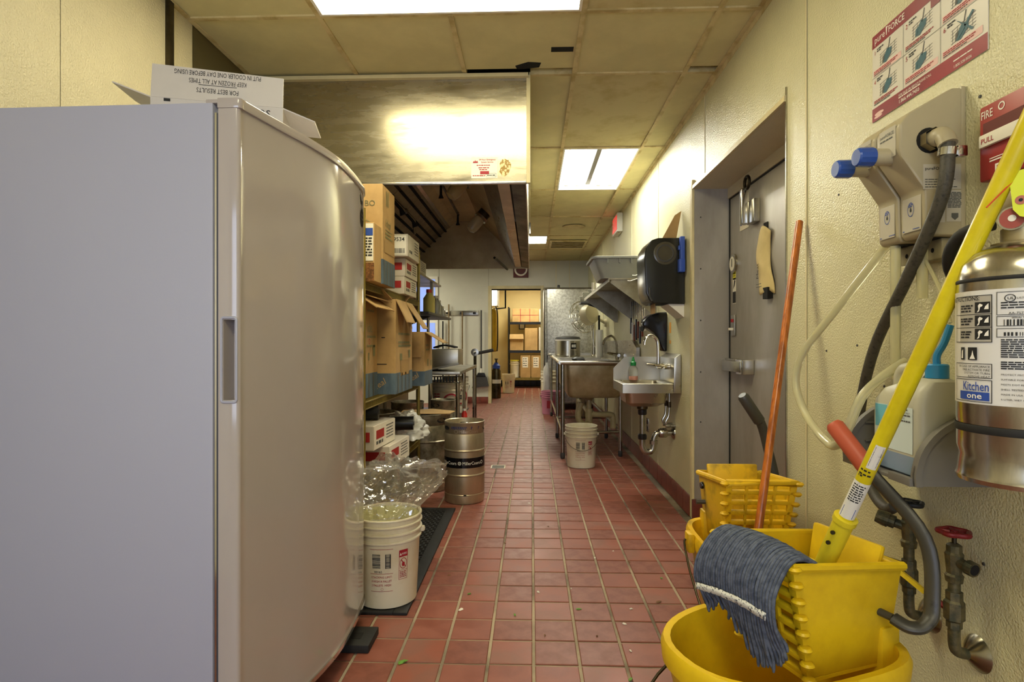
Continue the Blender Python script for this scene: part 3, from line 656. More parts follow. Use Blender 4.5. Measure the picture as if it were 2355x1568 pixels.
rects(lines([(.024, .150-.006*k, .075 - .01*(k % 3)) for k in range(4)] + [(.077, .118-.0035*k, .033) for k in range(11)], .0022, .012, 8), sm(.0012), 'print_grey', dp); text('pureFORCE', .0105, sm(.0012), 'print_black', dp, (.024, .174), bold=.02)
polys([[(.086, .07), (.102, .07), (.102, .06), (.094, .053), (.086, .06)]], sm(.0012), 'print_grey', dp); polys([[(.055, .092), (.06, .092), (.06, .068), (.064, .068), (.0575, .056), (.051, .068), (.055, .068)]], sm(.0012), 'print_black', dp)
lathe('inlet_port', [(.0, 0), (.03, 0), (.031, .0012)], 'black_matt', dp, c=(.955, 1.4035, 1.615), axis='Y', n=20)
el = tube('inlet_elbow', spline([(.955, 1.43, 1.615), (.955, 1.385, 1.613), (.957, 1.36, 1.608), (.958, 1.348, 1.585)], 5), [.02]*6+[.022]*4+[.02]*6, 'beige_plastic', dp, n=14)
lathe('brass_nut', [(.026, 0), (.026, .02)], 'steel_soiled', dp, c=(.955, 1.383, 1.614), axis='Y', n=6)
# black supply hose
M('hose_black', '#2c2a26', .6, hex2='#4a463c', vs=90, lo=.5, hi=.7, bump=.3, bs=150)
hp = spline([(.958, 1.348, 1.588), (.95, 1.355, 1.47), (.955, 1.487, 1.293), (.985, 1.676, 1.114), (1.008, 1.79, .912), (1.014, 1.78, .78), (1.006, 1.72, .69), (.99, 1.63, .665), (.985, 1.585, .684)], 7)
hs = thing('black_supply_hose', 'black rubber hose running from the dispenser down behind the jug rack', 'hose', (.958, 1.348, .66)); tube('hose', hp, .0145, 'hose_black', hs, n=12)
tube('clamp', [(.957, 1.348, 1.577), (.956, 1.349, 1.56)], .019, 'chrome', hs, n=16); box('clamp_screw', (.972, 1.335, 1.555), (.994, 1.35, 1.58), 'chrome', hs, bevel=.003)
# clear hoses
ch_ = tag(tube('clear_hose', spline([(.99, 1.61, 1.41), (.965, 1.64, 1.36), (.92, 1.74, 1.24), (.872, 1.86, 1.10), (.86, 1.89, 1.0), (.86, 1.83, .91), (.85, 1.73, .865), (.838, 1.66, .85), (.83, 1.60, .845), (.828, 1.55, .87), (.832, 1.52, .92), (.86, 1.515, .99), (.92, 1.53, 1.04), (.985, 1.54, 1.08)], 8), .0118, 'clear_hose', None, n=12), 'long yellowish clear hose looping from the dispenser past the cooler door frame', 'hose')
tag(tube('clear_hose', spline([(.965, 1.549, 1.385), (.966, 1.55, 1.2), (.972, 1.56, 1.08), (.985, 1.565, 1.0), (1.0, 1.56, .93)], 6), .0125, 'clear_hose', None, n=12), 'straight clear tube hanging under the dispenser behind the black hose', 'hose')
tag(tube('clear_hose', spline([(.97, 1.452, 1.385), (.972, 1.455, 1.3), (.975, 1.46, 1.24)], 6), .0125, 'clear_hose', None, n=12), 'short clear tube stub hanging under the near half of the dispenser', 'hose')
# jug rack
M('rack_grey', '#6f6b63', .5, var=.06)
rk = thing('jug_rack', 'grey plastic wall rack holding the chemical jug', 'rack', (WR, 1.46, .80))
ry0, ry1, rx = 1.315, 1.605, .862
qp = [(WR-.001, .805), (rx, .805), (rx-.002, .83)] + [(WR - .178*math.cos(R(a)), .83 + .145*math.sin(R(a))) for a in range(8, 91, 8)] + [(WR-.001, .976)]
for y in (ry0, ry1-.006): prism('side_panel', qp, y, y+.006, 'Y', 'rack_grey', rk)
for y in (ry0-.006, ry1-.012):
    bm = new_bm(); arcp = [(rx, .805), (rx-.002, .83)] + [(WR - .178*math.cos(R(a)), .83 + .145*math.sin(R(a))) for a in range(8, 91, 6)]
    for (a, b) in zip(arcp, arcp[1:]):
        da = V((WR-a[0], .80-a[1])).normalized()*.014; db = V((WR-b[0], .80-b[1])).normalized()*.014
        v = [bm.verts.new(p) for p in ((a[0], y, a[1]), (b[0], y, b[1]), (b[0], y+.018, b[1]), (a[0], y+.018, a[1]), (a[0]+da.x, y, a[1]+da.y), (b[0]+db.x, y, b[1]+db.y), (b[0]+db.x, y+.018, b[1]+db.y), (a[0]+da.x, y+.018, a[1]+da.y))]
        for f in ((0,1,2,3), (4,7,6,5), (0,4,5,1), (3,2,6,7)): bm.faces.new([v[i] for i in f])
    bmesh.ops.remove_doubles(bm, verts=bm.verts, dist=1e-5)
    obj('edge_rim', bm, 'rack_grey', rk)
box('shelf', (rx, ry0+.006, .803), (WR-.001, ry1-.006, .812), 'rack_grey', rk, bevel=.002); box('front_lip', (rx-.008, ry0+.006, .803), (rx+.006, 1.40, .822), 'rack_grey', rk, bevel=.002); box('front_lip', (rx-.008, 1.47, .803), (rx+.006, ry1-.006, .822), 'rack_grey', rk, bevel=.002); box('back_panel', (WR-.008, ry0+.006, .812), (WR-.001, ry1-.006, .97), 'rack_grey', rk)
for z in (.86, .91): box('rib', (rx+.05, ry1-.014, z), (WR-.01, ry1-.006, z+.004), 'rack_grey', rk)
# jug
M('jug_plastic', '#cfcbb4', .38, trans=.25, var=.03); M('jug_liquid', '#8fa3bb', .3, trans=.2); M('jug_blue', '#2f84b8', .35); M('jug_label', '#c9d6d4', .5)
jg = thing('chemical_jug', 'translucent plastic jug with a blue cap standing in the grey rack', 'jug', (.95, 1.47, .813))
def rrect(cx, cy, hx, hy, r, n=5):
    o = []
    for (sx, sy, a0) in ((1,1,0), (-1,1,90), (-1,-1,180), (1,-1,270)):
        for k in range(n+1): a = R(a0 + 90*k/n); o.append((cx + sx*(hx-r) + r*math.cos(a), cy + sy*(hy-r) + r*math.sin(a)))
    return o
def loft(bm, secs, capb=True, capt=True):
    rs = [[bm.verts.new((x, y, z)) for (x, y) in pts] for (z, pts) in secs]
    for A, B in zip(rs, rs[1:]):
        n = len(A)
        for k in range(n): bm.faces.new((A[k], A[(k+1) % n], B[(k+1) % n], B[k]))
    if capb: bm.faces.new(rs[0][::-1])
    if capt: bm.faces.new(rs[-1])
    return bm
jx, jy = .952, 1.43
obj('base_liquid', loft(new_bm(), [(.813, rrect(jx, jy, .058, .085, .02)), (.819, rrect(jx, jy, .066, .093, .022)), (.862, rrect(jx, jy, .066, .093, .022))]), 'jug_liquid', jg)
bm = loft(new_bm(), [(.862, rrect(jx, jy, .0661, .0931, .022)), (.965, rrect(jx, jy, .0661, .0931, .022)), (0.985, rrect(jx, jy, .064, .091, .022)), (1.015, rrect(jx, jy-.01, .055, .078, .022)), (1.038, rrect(jx, jy-.04, .036, .046, .02)), (1.045, rrect(jx, jy-.05, .025, .028, .018))], capb=False)
obj('body', bm, 'jug_plastic', jg)
# handle bridge over an open grip
obj('handle', bm_tube(new_bm(), spline([(jx, jy+.076, .965), (jx, jy+.078, 1.02), (jx, jy+.07, 1.05), (jx, jy+.05, 1.062), (jx, jy+.0, 1.062), (jx, jy-.03, 1.045)], 5), .017, 12), 'jug_plastic', jg)
lathe('cap', [(0, 1.08), (.021, 1.079), (.0235, 1.076), (.0235, 1.046), (.0, 1.044)], 'jug_blue', jg, c=(jx, jy-.055, 0), n=24)
tube('cap_spout', spline([(jx, jy-.055, 1.078), (jx, jy-.056, 1.10), (jx+.01, jy-.065, 1.13), (jx+.02, jy-.07, 1.17)], 5), .008, 'jug_blue', jg, n=10)
lm = plane((jx-.0665, jy+.072, .868), (0,-1,0), (0,0,1), .0007); rects([(0, 0, .144, .108)], lm, 'jug_label', jg, 'label'); lm = plane((jx-.0665, jy+.072, .868), (0,-1,0), (0,0,1), .0014)
M('label_cyan', '#6fb6c9', .5); rects([(.002, .05, .05, .106)], lm, 'label_cyan', jg); text('FOR INDUSTRIAL USE ONLY', .0062, lm, 'print_grey', jg, (.056, .092)); text('DIRECTIONS FOR USE', .0062, lm, 'print_grey', jg, (.056, .079)); rects(lines([(.056, .100, .07), (.056, .0865, .08), (.056, .073, .08), (.002, .02, .012), (.002, .013, .012)], .0035, .014, 5), lm, 'print_grey', jg)
tag(tube('clear_tube', spline([(jx+.02, jy-.07, 1.175), (.975, 1.40, 1.26), (.972, 1.45, 1.34)], 5), .0045, 'clear_hose', None, n=8), 'thin clear tube rising from the jug cap to the dispenser', 'tube')
# fire alarm station
M('alarm_red', '#9c2f2a', .4, var=.06); M('alarm_dark', '#5e1814', .5)
fa = thing('fire_alarm_station', 'red wall fire alarm pull station behind the yellow mop handle', 'fire alarm', (WR, 1.255, 1.48))
box('case', (WR-.035, 1.19, 1.487), (WR-.0005, 1.318, 1.655), 'alarm_red', fa, bevel=.006); fm = lambda off: (lambda s, t: V((WR-.035-off, 1.318 - s, 1.487 + t)))
box('handle_recess', (WR-.0365, 1.2, 1.575), (WR-.035, 1.305, 1.615), 'alarm_dark', fa); hb = box('pull_bar', (WR-.045, 1.2, 1.56), (WR-.0355, 1.307, 1.588), 'paper', fa, bevel=.003)
text('FIRE', .025, fm(.0008), 'print_white', fa, (.006, .138), bold=.02, sx=.72); ring(fm(.0008), (.062, .15), .006, .009, 'print_white', fa, n=16); text('PULL', .016, lambda s, t: V((WR-.0456, 1.304-s, 1.565+t)), 'print_red', fa, (.004, .002), bold=.03)
rects([(.045, .012, .11, .03)], fm(.0008), 'print_white', fa, 'plate'); text('EDWINGTON', .0085, fm(.0014), 'print_red', fa, (.048, .022), sx=.9) if False else rects(lines([(.05, .022, .055), (.055, .015, .04)], .004, .014, 3), fm(.0014), 'print_red', fa); rects([(.03, .038, .07, .041), (.03, .044, .07, .046)], fm(.0008), 'print_white', fa)
# fire extinguisher
M('ext_steel', '#c9c5ba', .22, 1, hex2='#948c7e', vs=7, lo=.3, hi=.6, stretch=(3, 3, .6), rvar=.08); M('ext_label', '#d5d2cc', .45, hex2='#c0b7a2', vs=8, lo=.3, hi=.45)
EX, EY, ER = .887, 1.062, .096
ex = thing('fire_extinguisher', 'stainless steel kitchen fire extinguisher hung on the wall at the right edge', 'fire extinguisher', (EX, EY, .89))
lathe('cylinder', [(0, .882), (ER-.006, .882), (ER, .878), (ER+.002, .886), (ER-.001, .893), (ER-.004, .925), (ER, .94), (ER, .988), (ER+.0008, .99), (ER+.0008, 1.225), (ER, 1.232), (ER-.001, 1.25), (ER-.006, 1.272), (ER-.022, 1.292), (.05, 1.305), (.036, 1.308), (.0, 1.308)], 'ext_steel', ex, n=48, c=(EX, EY, 0))
lathe('band', [(ER+.0012, .968), (ER+.0022, .97), (ER+.0022, .980), (ER+.0012, .982)], 'black_rubber', ex, n=48, c=(EX, EY, 0))
lathe('band', [(ER+.0002, 1.238), (ER+.0012, 1.24), (ER+.0012, 1.243), (ER+.0002, 1.245)], 'black_rubber', ex, n=48, c=(EX, EY, 0))
lathe('neck', [(.032, 1.306), (.032, 1.335), (.026, 1.34), (.026, 1.36), (0, 1.36)], 'steel_soiled', ex, n=24, c=(EX, EY, 0)); lathe('collar', [(.044, 1.305), (.046, 1.309), (.034, 1.312)], 'steel_soiled', ex, n=24, c=(EX, EY, 0))
gp = V((EX-.026, EY-.012, 1.35)); gz = norm((-.75, -.65, 0))
tube('gauge', [gp - gz*.01, gp + gz*.012], .021, 'chrome_dull', ex, n=24); M('gauge_red', '#9a4a40', .4); tube('gauge_face', [gp + gz*.0121, gp + gz*.0135], .018, 'gauge_red', ex, n=24); tube('gauge_dot', [gp + gz*.0136, gp + gz*.0145], .006, 'paper', ex, n=12)
tube('hose', spline([(EX-.03, EY+.03, 1.35), (EX-.05, EY+.085, 1.335), (EX-.035, EY+.13, 1.28), (EX+.04, EY+.15, 1.17), (EX+.06, EY+.14, 1.0)], 6), .0125, 'black_rubber', ex, n=12)
box('carry_handle', (EX-.02, EY-.12, 1.365), (EX+.02, EY+.03, 1.378), 'chrome_dull', ex, bevel=.003); box('lever', (EX-.016, EY-.12, 1.405), (EX+.016, EY+.02, 1.415), 'chrome_dull', ex, bevel=.003); box('valve_block', (EX-.022, EY-.03, 1.36), (EX+.022, EY+.03, 1.405), 'steel_soiled', ex, bevel=.004)
box('bracket', (EX+ER, EY-.03, .92), (WR-.0005, EY+.03, 1.26), 'dark_grey', ex, bevel=.003)
# label: angle at the visible left limb; s runs to the right as seen by the camera
a_l = math.atan2(EY, EX) + math.pi/2 + math.acos(ER/math.hypot(EX, EY)) - math.pi/2 + math.pi/2
A0 = R(180) + math.atan2(EY, EX) - R(84) + .34   # left limb
def wmap(off):
    f0 = wrap((EX, EY, 0), ER, 0, A0, off, 1); return lambda s, t: f0(s, 1.222 - (1.224 - t)*.87)
bm = new_bm(); L1 = wmap(.0012); NS = 24
for i in range(NS):
    s0, s1 = -.05+i*.24/NS, -.05+(i+1)*.24/NS
    bm.faces.new([bm.verts.new(L1(*q)) for q in ((s0, .992), (s1, .992), (s1, 1.224), (s0, 1.224))])
bmesh.ops.remove_doubles(bm, verts=bm.verts, dist=1e-5); obj('label', bm, 'ext_label', ex)
L2 = wmap(.0019); L3 = wmap(.0025)
def frame(s0, t0, s1, t1, w_=.0012): return [(s0, t0, s1, t0+w_), (s0, t1-w_, s1, t1), (s0, t0, s0+w_, t1), (s1-w_, t0, s1, t1)]
M('label_shade', '#a9a395', .5)
rects([(.004, 1.118, .068, 1.214)], L2, 'label_shade', ex, n=6)
text('INSTRUCTIONS:', .0125, L3, 'print_black', ex, (-.024, 1.204), bold=.02, sx=.8)
rects(frame(-.01, 1.118, .068, 1.214) + frame(-.01, 1.045, .068, 1.075) + frame(-.01, .996, .068, 1.042), L3, 'print_black', ex, n=6); rects([(-.01, 1.175, .068, 1.176), (-.01, 1.148, .068, 1.149)], L3, 'print_black', ex, n=6)
for k, t_ in enumerate((1.179, 1.152, 1.125)):
    rects([(.04, t_-.001, .065, t_+.021)], L3, 'print_black', ex, n=2); L4 = wmap(.0031)
    polys([[(.044, t_), (.048, t_+.002), (.05, t_+.011), (.053, t_+.012), (.054, t_+.015), (.049, t_+.018), (.046, t_+.014), (.047, t_+.006)], [(.056, t_+.006), (.063, t_+.006), (.063, t_+.018), (.058, t_+.012)]], L4, 'print_white', ex)
    rects(lines([(.008, t_+.013, .028), (.008, t_+.008, .026), (.008, t_+.002, .024)], .0033, .01, k), L3, 'print_black', ex)
rects([(.008, 1.082, .018, 1.108), (.026, 1.082, .044, 1.108)], L3, 'print_black', ex, n=2); polys([[(.03, 1.084), (.041, 1.084), (.038, 1.092), (.036, 1.102), (.034, 1.092)], [(.011, 1.085), (.015, 1.085), (.015, 1.104), (.012, 1.1)]], wmap(.0031), 'print_white', ex)
for k, s_ in enumerate(('IN CASE OF APPLIANCE', 'FIRE ACTIVATE FIRE', 'SYSTEM OR TURN', 'REMOVE HEAT')): text(s_, .0062, L3, 'print_black', ex, (.065, 1.0665-.0068*k), 'RIGHT', bold=.02, sx=.95)
rects([(.006, 1.000, .064, 1.017)], L3, 'print_blue', ex, n=6); text('Kitchen', .026, L3, 'print_blue', ex, (.064, 1.0195), 'RIGHT', bold=.03, sx=.62); text('one', .017, wmap(.0031), 'print_white', ex, (.024, 1.0035), bold=.04, sx=1.1)
ring(L3, (.092, 1.205), .0062, .0075, 'print_black', ex, sy=1); text('UL', .0075, L3, 'print_black', ex, (.0885, 1.2022), bold=.03); rects(frame(.074, 1.172, .19, 1.218) + frame(.074, 1.15, .19, 1.17) + frame(.074, 1.128, .19, 1.146), L3, 'print_grey', ex, n=6)
text('LISTED', .005, L3, 'print_black', ex, (.1005, 1.203)); text('AA-757202', .006, L3, 'print_black', ex, (.09, 1.1735)); text('SERIAL NO.', .0045, L3, 'print_black', ex, (.094, 1.165), bold=.02)
rects(barcode(.084, 1.151, .09, .012) + barcode(.084, 1.131, .09, .007, seed=5) + lines([(.08, 1.195-.005*k, .1) for k in range(3)] + [(.08, 1.122-.0042*k, .11) for k in range(9)] + [(.08, 1.078-.0042*k, .11) for k in range(4)], .0024, .012, 12), L3, 'print_black', ex)
for k, s_ in enumerate(('PROTECT FROM FREEZING', 'SUITABLE FOR USE AT TEMPERATURES', 'MEETS DOT REQUIREMENTS', 'SHELL TESTED TO 300 PSI', 'MADE IN USA', '6 LITER, WET CHEMICAL EXTINGUISHER')): text(s_, .0046, L3, 'print_black', ex, (.08, 1.053-.0098*k), bold=.015)
# inspection tags
M('tag_yellow', '#d3dc3c', .6); M('tag_gold', '#c2a92c', .6)
tg = thing('inspection_tag', 'bright yellow inspection tag tied to the fire extinguisher neck', 'tag', (.80, 1.03, 1.35))
tm = plane((.845, 1.03, 1.345), (.66, -.75, .09), (-.03, .1, 1), .0)
prof_t = [(.0, .018), (.008, .004), (.016, .0), (.12, .0), (.12, .085), (.016, .085), (.004, .078), (.0, .065)]
bm = new_bm(); bm.faces.new([bm.verts.new(tm(*q)) for q in prof_t]); obj('card', bm, 'tag_yellow', tg, smooth=False, thick=.0008)
tm2 = plane((.845, 1.03, 1.345), (.66, -.75, .09), (-.03, .1, 1), .0012); M('flame', '#c0421e', .5); M('eyelet', '#b06a5a', .6)
polys([ring_pts((.012, .032), .008, .008, 16)], tm2, 'eyelet', tg, 'eyelet'); tm3 = plane((.845, 1.03, 1.345), (.66, -.75, .09), (-.03, .1, 1), .0018); polys([ring_pts((.012, .032), .003, .003, 12)], tm3, 'print_black', tg)
polys([[(.03, .028), (.028, .036), (.032, .034), (.030, .042), (.034, .04), (.033, .048), (.037, .046), (.038, .052), (.044, .046), (.05, .03), (.05, .024), (.036, .024)]], tm2, 'flame', tg); rects(lines([(.055, .05-.008*k, .06) for k in range(5)] + [(.028, .012, .07), (.028, .006, .06)], .003, .014, 4), tm2, 'print_black', tg); rects([(.022, .002, .0226, .082)], tm2, 'print_grey', tg)
tg2 = thing('inspection_tag', 'folded gold tag behind the bright yellow inspection tag', 'tag', (.86, 1.02, 1.41)); tm = plane((.905, 1.0, 1.415), (.66, -.75, .09), (-.25, .2, 1), .0)
bm = new_bm(); bm.faces.new([bm.verts.new(tm(*q)) for q in ((0, 0), (.07, 0), (.07, .06), (.025, .06), (.0, .02))]); obj('card', bm, 'tag_gold', tg2, smooth=False, thick=.0008)
tm = plane((.905, 1.0, 1.415), (.66, -.75, .09), (-.25, .2, 1), .0012); rects(lines([(.02, .05-.008*k, .045) for k in range(5)], .0035, .02, 4), tm, 'print_black', tg2)
tag(tube('tag_string', spline([(WR-.035, 1.25, 1.5), (.93, 1.14, 1.45), (.86, 1.04, 1.425), (.81, 1.046, 1.37)], 4), .0014, 'flame', None, n=6), 'thin red string from the alarm station to the tags', 'string')
# water pipes and valves
M('pipe_brass', '#6f6546', .5, .6, hex2='#4a4a38', vs=40, lo=.4, hi=.6, bump=.3, bs=60); M('esc_steel', '#a09a88', .25, 1, var=.15, vs=15); M('valve_red', '#7d1f1f', .45, .2, var=.2, vs=30); M('valve_black', '#2a2a26', .5, .3, var=.2, vs=30)
def valve(y, x, zb, zh, mat, label, fit):
    t = thing('water_valve', label, 'valve', (WR, y, zb-.045), group=None)
    lathe('escutcheon', [(0, -.026), (.012, -.026), (.02, -.02), (.035, -.008), (.042, 0)], 'esc_steel', t, c=(WR-.0005, y, zb), axis='X', n=28)
    tube('elbow_pipe', spline([(WR-.02, y, zb), (x+.02, y, zb), (x+.004, y, zb+.008), (x, y, zb+.03), (x, y, zb+.07)], 5), .0125, 'pipe_brass', t, n=14)
    tube('union', [(x, y, zb+.06), (x, y, zb+.075), (x, y, zb+.08), (x, y, zb+.12), (x, y, zb+.125), (x, y, zb+.145)], [.016, .016, .021, .021, .017, .017], 'pipe_brass', t, n=6 if fit else 8, ang=20)
    tube('riser', [(x, y, zb+.14), (x, y, zh-.11)], .0125, 'pipe_brass', t, n=14)
    tube('valve_body', [(x, y, zh-.115), (x, y, zh-.10), (x, y, zh-.095), (x, y, zh-.05), (x, y, zh-.045), (x, y, zh-.03), (x, y, zh-.025)], [.017, .019, .015, .019, .0155, .0155, .008], 'pipe_brass', t, n=12, ang=20)
    tube('stem', [(x, y, zh-.03), (x, y, zh+.006)], .005, 'steel_dark', t, n=8)
    wv = tube('handwheel', [(x + (.029+.0025*math.cos(5*a))*math.cos(a), y + (.029+.0025*math.cos(5*a))*math.sin(a), zh) for a in [k*2*math.pi/40 for k in range(40)]], .0062, mat, t, closed=True, n=8)
    for k in range(5): a = k*2*math.pi/5; tube('spoke', [(x, y, zh), (x+.028*math.cos(a), y+.028*math.sin(a), zh)], .0045, mat, wv, n=6)
    lathe('hub', [(0, .008), (.009, .006), (.009, -.006), (0, -.006)], mat, wv, c=(x, y, zh), n=12)
    d = norm((-.75, .62, .25)) if not fit else norm((.25, -.95, -.12)); p = V((x, y, zh-.065))
    tube('hose_outlet', [p, p+d*.03, p+d*.032, p+d*.048], [.012, .012, .017, .017], 'pipe_brass', t, n=14, ang=20)
    if not fit: tube('hose_coupling', [p+d*.046, p+d*.056, p+d*.075], [.02, .02, .017], 'pipe_brass', t, n=14, ang=20)
    else: tube('outlet_bore', [p+d*.0481, p+d*.0487], .0125, 'black_matt', t, n=14)
    return t, p, d
valve(1.526, .985, .417, .71, 'valve_black', 'water valve with a black handwheel and a hose fitted', False)
vt2, _, _ = valve(1.366, .985, .405, .687, 'valve_red', 'water valve with a red handwheel and an open brass outlet', True)
tube('ball_lever_arm', [(.985, 1.376, .50), (.962, 1.40, .516), (.958, 1.42, .521)], .0075, 'valve_red', vt2, n=6); M('lever_yellow', '#c9a916', .45, var=.15, vs=30)
tube('ball_lever', [(.958, 1.418, .521), (.945, 1.47, .538), (.94, 1.50, .545)], .012, 'lever_yellow', vt2, n=4, flat=.35)
# ================================================================ mop buckets
M('mop_yellow', '#dfbb18', .42, hex2='#c8a212', vs=7, lo=.3, hi=.6, bump=.08, bs=40, rvar=.06)
M('mop_yellow_dirty', '#d9ae14', .48, hex2='#8d7414', vs=9, lo=.3, hi=.52, bump=.1, bs=40)
M('grip_orange', '#b4543a', .45, var=.06); M('lever_black', '#3d3b35', .42, .0, hex2='#22211d', vs=30, lo=.3, hi=.4); M('wood_stick', '#b9671f', .35, hex2='#8a4714', vs=6, lo=.4, hi=.6, stretch=(8, 8, .6), coat=.3)
M('yarn', '#5b6272', .9, hex2='#3d4454', vs=60, lo=.38, hi=.6, bump=.5, bs=400, bd=.0015); M('yarn_tape', '#cfcfc8', .9, hex2='#3a3d46', vs=170, lo=.42, hi=.46)
M('socket_yellow', '#d6c227', .4, var=.05); M('handle_yellow', '#d9c814', .33, hex2='#c9b610', vs=9, coat=.3)
def outline(Lf, Lr, Wd, n=44):
    o = []
    for k in range(n):
        a = 2*math.pi*k/n; c, s = math.cos(a), math.sin(a); e = 1. if c < 0 else .52
        x = (Lr if c > 0 else Lf)*math.copysign(abs(c)**e, c); y = Wd*math.copysign(abs(s)**(.85 if c < 0 else .55), s)
        o.append((x, y))
    return o
def quad_slab(name, pts, th, mat, par, bevel=0.):
    p = [V(q) for q in pts]; n = (p[1]-p[0]).cross(p[3]-p[0]).normalized()*th
    bm = new_bm(); A = [bm.verts.new(q) for q in p]; B = [bm.verts.new(q+n) for q in p]
    bm.faces.new(A); bm.faces.new(B[::-1])
    for i in range(4): bm.faces.new((A[i], B[i], B[(i+1) % 4], A[(i+1) % 4]))
    return obj(name, bm, mat, par, bevel=bevel)
def mop_bucket(loc, rz, label, grip, dirty, tip):
    t = thing('mop_bucket', label, 'mop bucket', loc, rz, group='yellow wringer mop buckets', world=False)
    my = 'mop_yellow_dirty' if dirty else 'mop_yellow'
    S = [(.10, outline(.17, .19, .13)), (.09, outline(.19, .205, .145)), (.10, outline(.20, .215, .155)), (.365, outline(.262, .262, .192)), (.37, outline(.275, .275, .205)), (.405, outline(.278, .278, .208)), (.42, outline(.272, .272, .202)), (.418, outline(.256, .256, .186)), (.38, outline(.25, .25, .18)), (.115, outline(.188, .203, .143)), (.112, outline(.16, .18, .12))]
    b = obj('bucket', loft(new_bm(), S, True, True), my, t, ang=40)
    # reinforced band and bail hook at the rear rim
    for sx, sy in ((-.13, -.13), (-.13, .13), (.17, -.13), (.17, .13)):
        cs = lathe('caster', [(0, -.011), (.03, -.011), (.032, -.006), (.032, .006), (.03, .011), (0, .011)], 'dark_grey', t, c=(sx, sy, .034), axis='Y', n=18)
        box('caster_fork', (sx-.018, sy-.018, .05), (sx+.018, sy+.018, .095), 'chrome_dull', cs, bevel=.004)
    box('bail_lug', (-.04, -.226, .355), (.015, -.205, .432), my, t, bevel=.008); box('bail_lug', (.02, .205, .36), (.075, .23, .43), my, t, bevel=.008)
    tube('bail', spline([(-.012, -.226, .405), (-.02, -.229, .385), (-.08, -.226, .30), (-.2, -.21, .22), (-.30, -.1, .17), (-.315, 0, .16), (-.30, .1, .17), (-.2, .22, .22), (-.06, .238, .30), (.03, .24, .385), (.045, .234, .405)], 5), .004, 'steel_dark', t, n=8)
    # wringer
    w_ = bpy.data.objects.new('wringer', None); 
    T = [(-.067, -.124, .638), (.262, -.124, .602), (.262, .124, .602), (-.067, .124, .638)]
    B = [(-.005, -.105, .375), (.235, -.105, .37), (.235, .105, .37), (-.005, .105, .375)]
    def wall(i, j, name, th=-.009): return quad_slab(name, [B[i], B[j], T[j], T[i]], th, my, t, bevel=.003)
    near_w = wall(0, 1, 'wringer_side'); wall(2, 3, 'wringer_side'); wall(1, 2, 'wringer_back')
    tube('wringer_rim', [T[0], T[1], T[2], T[3]], .011, my, t, closed=True, n=8)
    box('wringer_floor', (-.006, -.105, .366), (.237, .105, .374), my, t)
    def fr(u, v): # point on the front (slatted) face, u across, v up
        a = V(B[0]).lerp(V(B[3]), u); b_ = V(T[0]).lerp(V(T[3]), u); return a.lerp(b_, v)
    for u0, u1 in ((0, .09), (.91, 1)): quad_slab('corner_post', [fr(u1, 0), fr(u0, 0), fr(u0, 1), fr(u1, 1)], -.02, my, t, bevel=.003)
    for v in [k/7 for k in range(8)]:
        quad_slab('slat', [fr(.98, v-.02), fr(.02, v-.02), fr(.02, v+.035), fr(.98, v+.035)], -.016, my, t, bevel=.003)
        for s_ in (.0, 1.): 
            p = fr(s_, v); lathe('rib_knob', [(0, .007), (.012, .005), (.016, 0), (.01, -.008), (0, -.01)], my, t, c=(p.x, p.y + (-.004 if s_ == 0 else .004), p.z), n=12)
    for u in (.3, .5, .7): quad_slab('upright_bar', [fr(u+.02, 0), fr(u-.02, 0), fr(u-.02, 1), fr(u+.02, 1)], -.01, my, t, bevel=.002)
    # press plate inside
    pp = quad_slab('press_plate', [(.17, .085, .42), (.17, -.085, .42), (.228, -.1, .645), (.228, .1, .645)], -.016, my, t, bevel=.012)
    tube('pivot_rod', [(.20, -.15, .50), (.20, .15, .50)], .009, 'lever_black', t, n=10)
    # hooks that hold the wringer on the rim
    lathe('knob', [(0, .0), (.012, .0), (.014, -.004), (.014, -.01)], 'black_gloss', t, c=(.2, .1335, .565), axis='Y', n=14)
    gv = box('rear_block', (.205, -.12, .30), (.262, .12, .46), my, t, bevel=.008)
    # lever
    lv = [(.20, -.15, .50), (.21, -.18, .492), (.235, -.195, .50), (.262, -.193, .54), (.278, -.165, .68), (.27, tip-.055, .80), (.25, tip, .875)]
    lo_ = tube('lever', spline(lv, 6), .0185, 'lever_black', t, n=12, flat=.7)
    d = (V(lv[-1]) - V(lv[-2])).normalized(); p = V(lv[-1])
    tube('lever_grip', [p - d*.085, p - d*.08, p + d*.045, p + d*.055], [.019, .0235, .0225, .016], grip, lo_, n=14)
    return t
R1 = R(21)
b1 = mop_bucket((.585, 1.40, 0), R1, 'yellow mop bucket in front holding the blue-grey wet mop', 'grip_orange', False, .015)
b2 = mop_bucket((.80, 2.08, 0), R(90), 'yellow mop bucket behind, with the wooden stick leaning in it', 'lever_black', True, -.075)
def B1(p):
    x, y, z = p; return V((.585 + x*math.cos(R1) - y*math.sin(R1), 1.40 + x*math.sin(R1) + y*math.cos(R1), z))
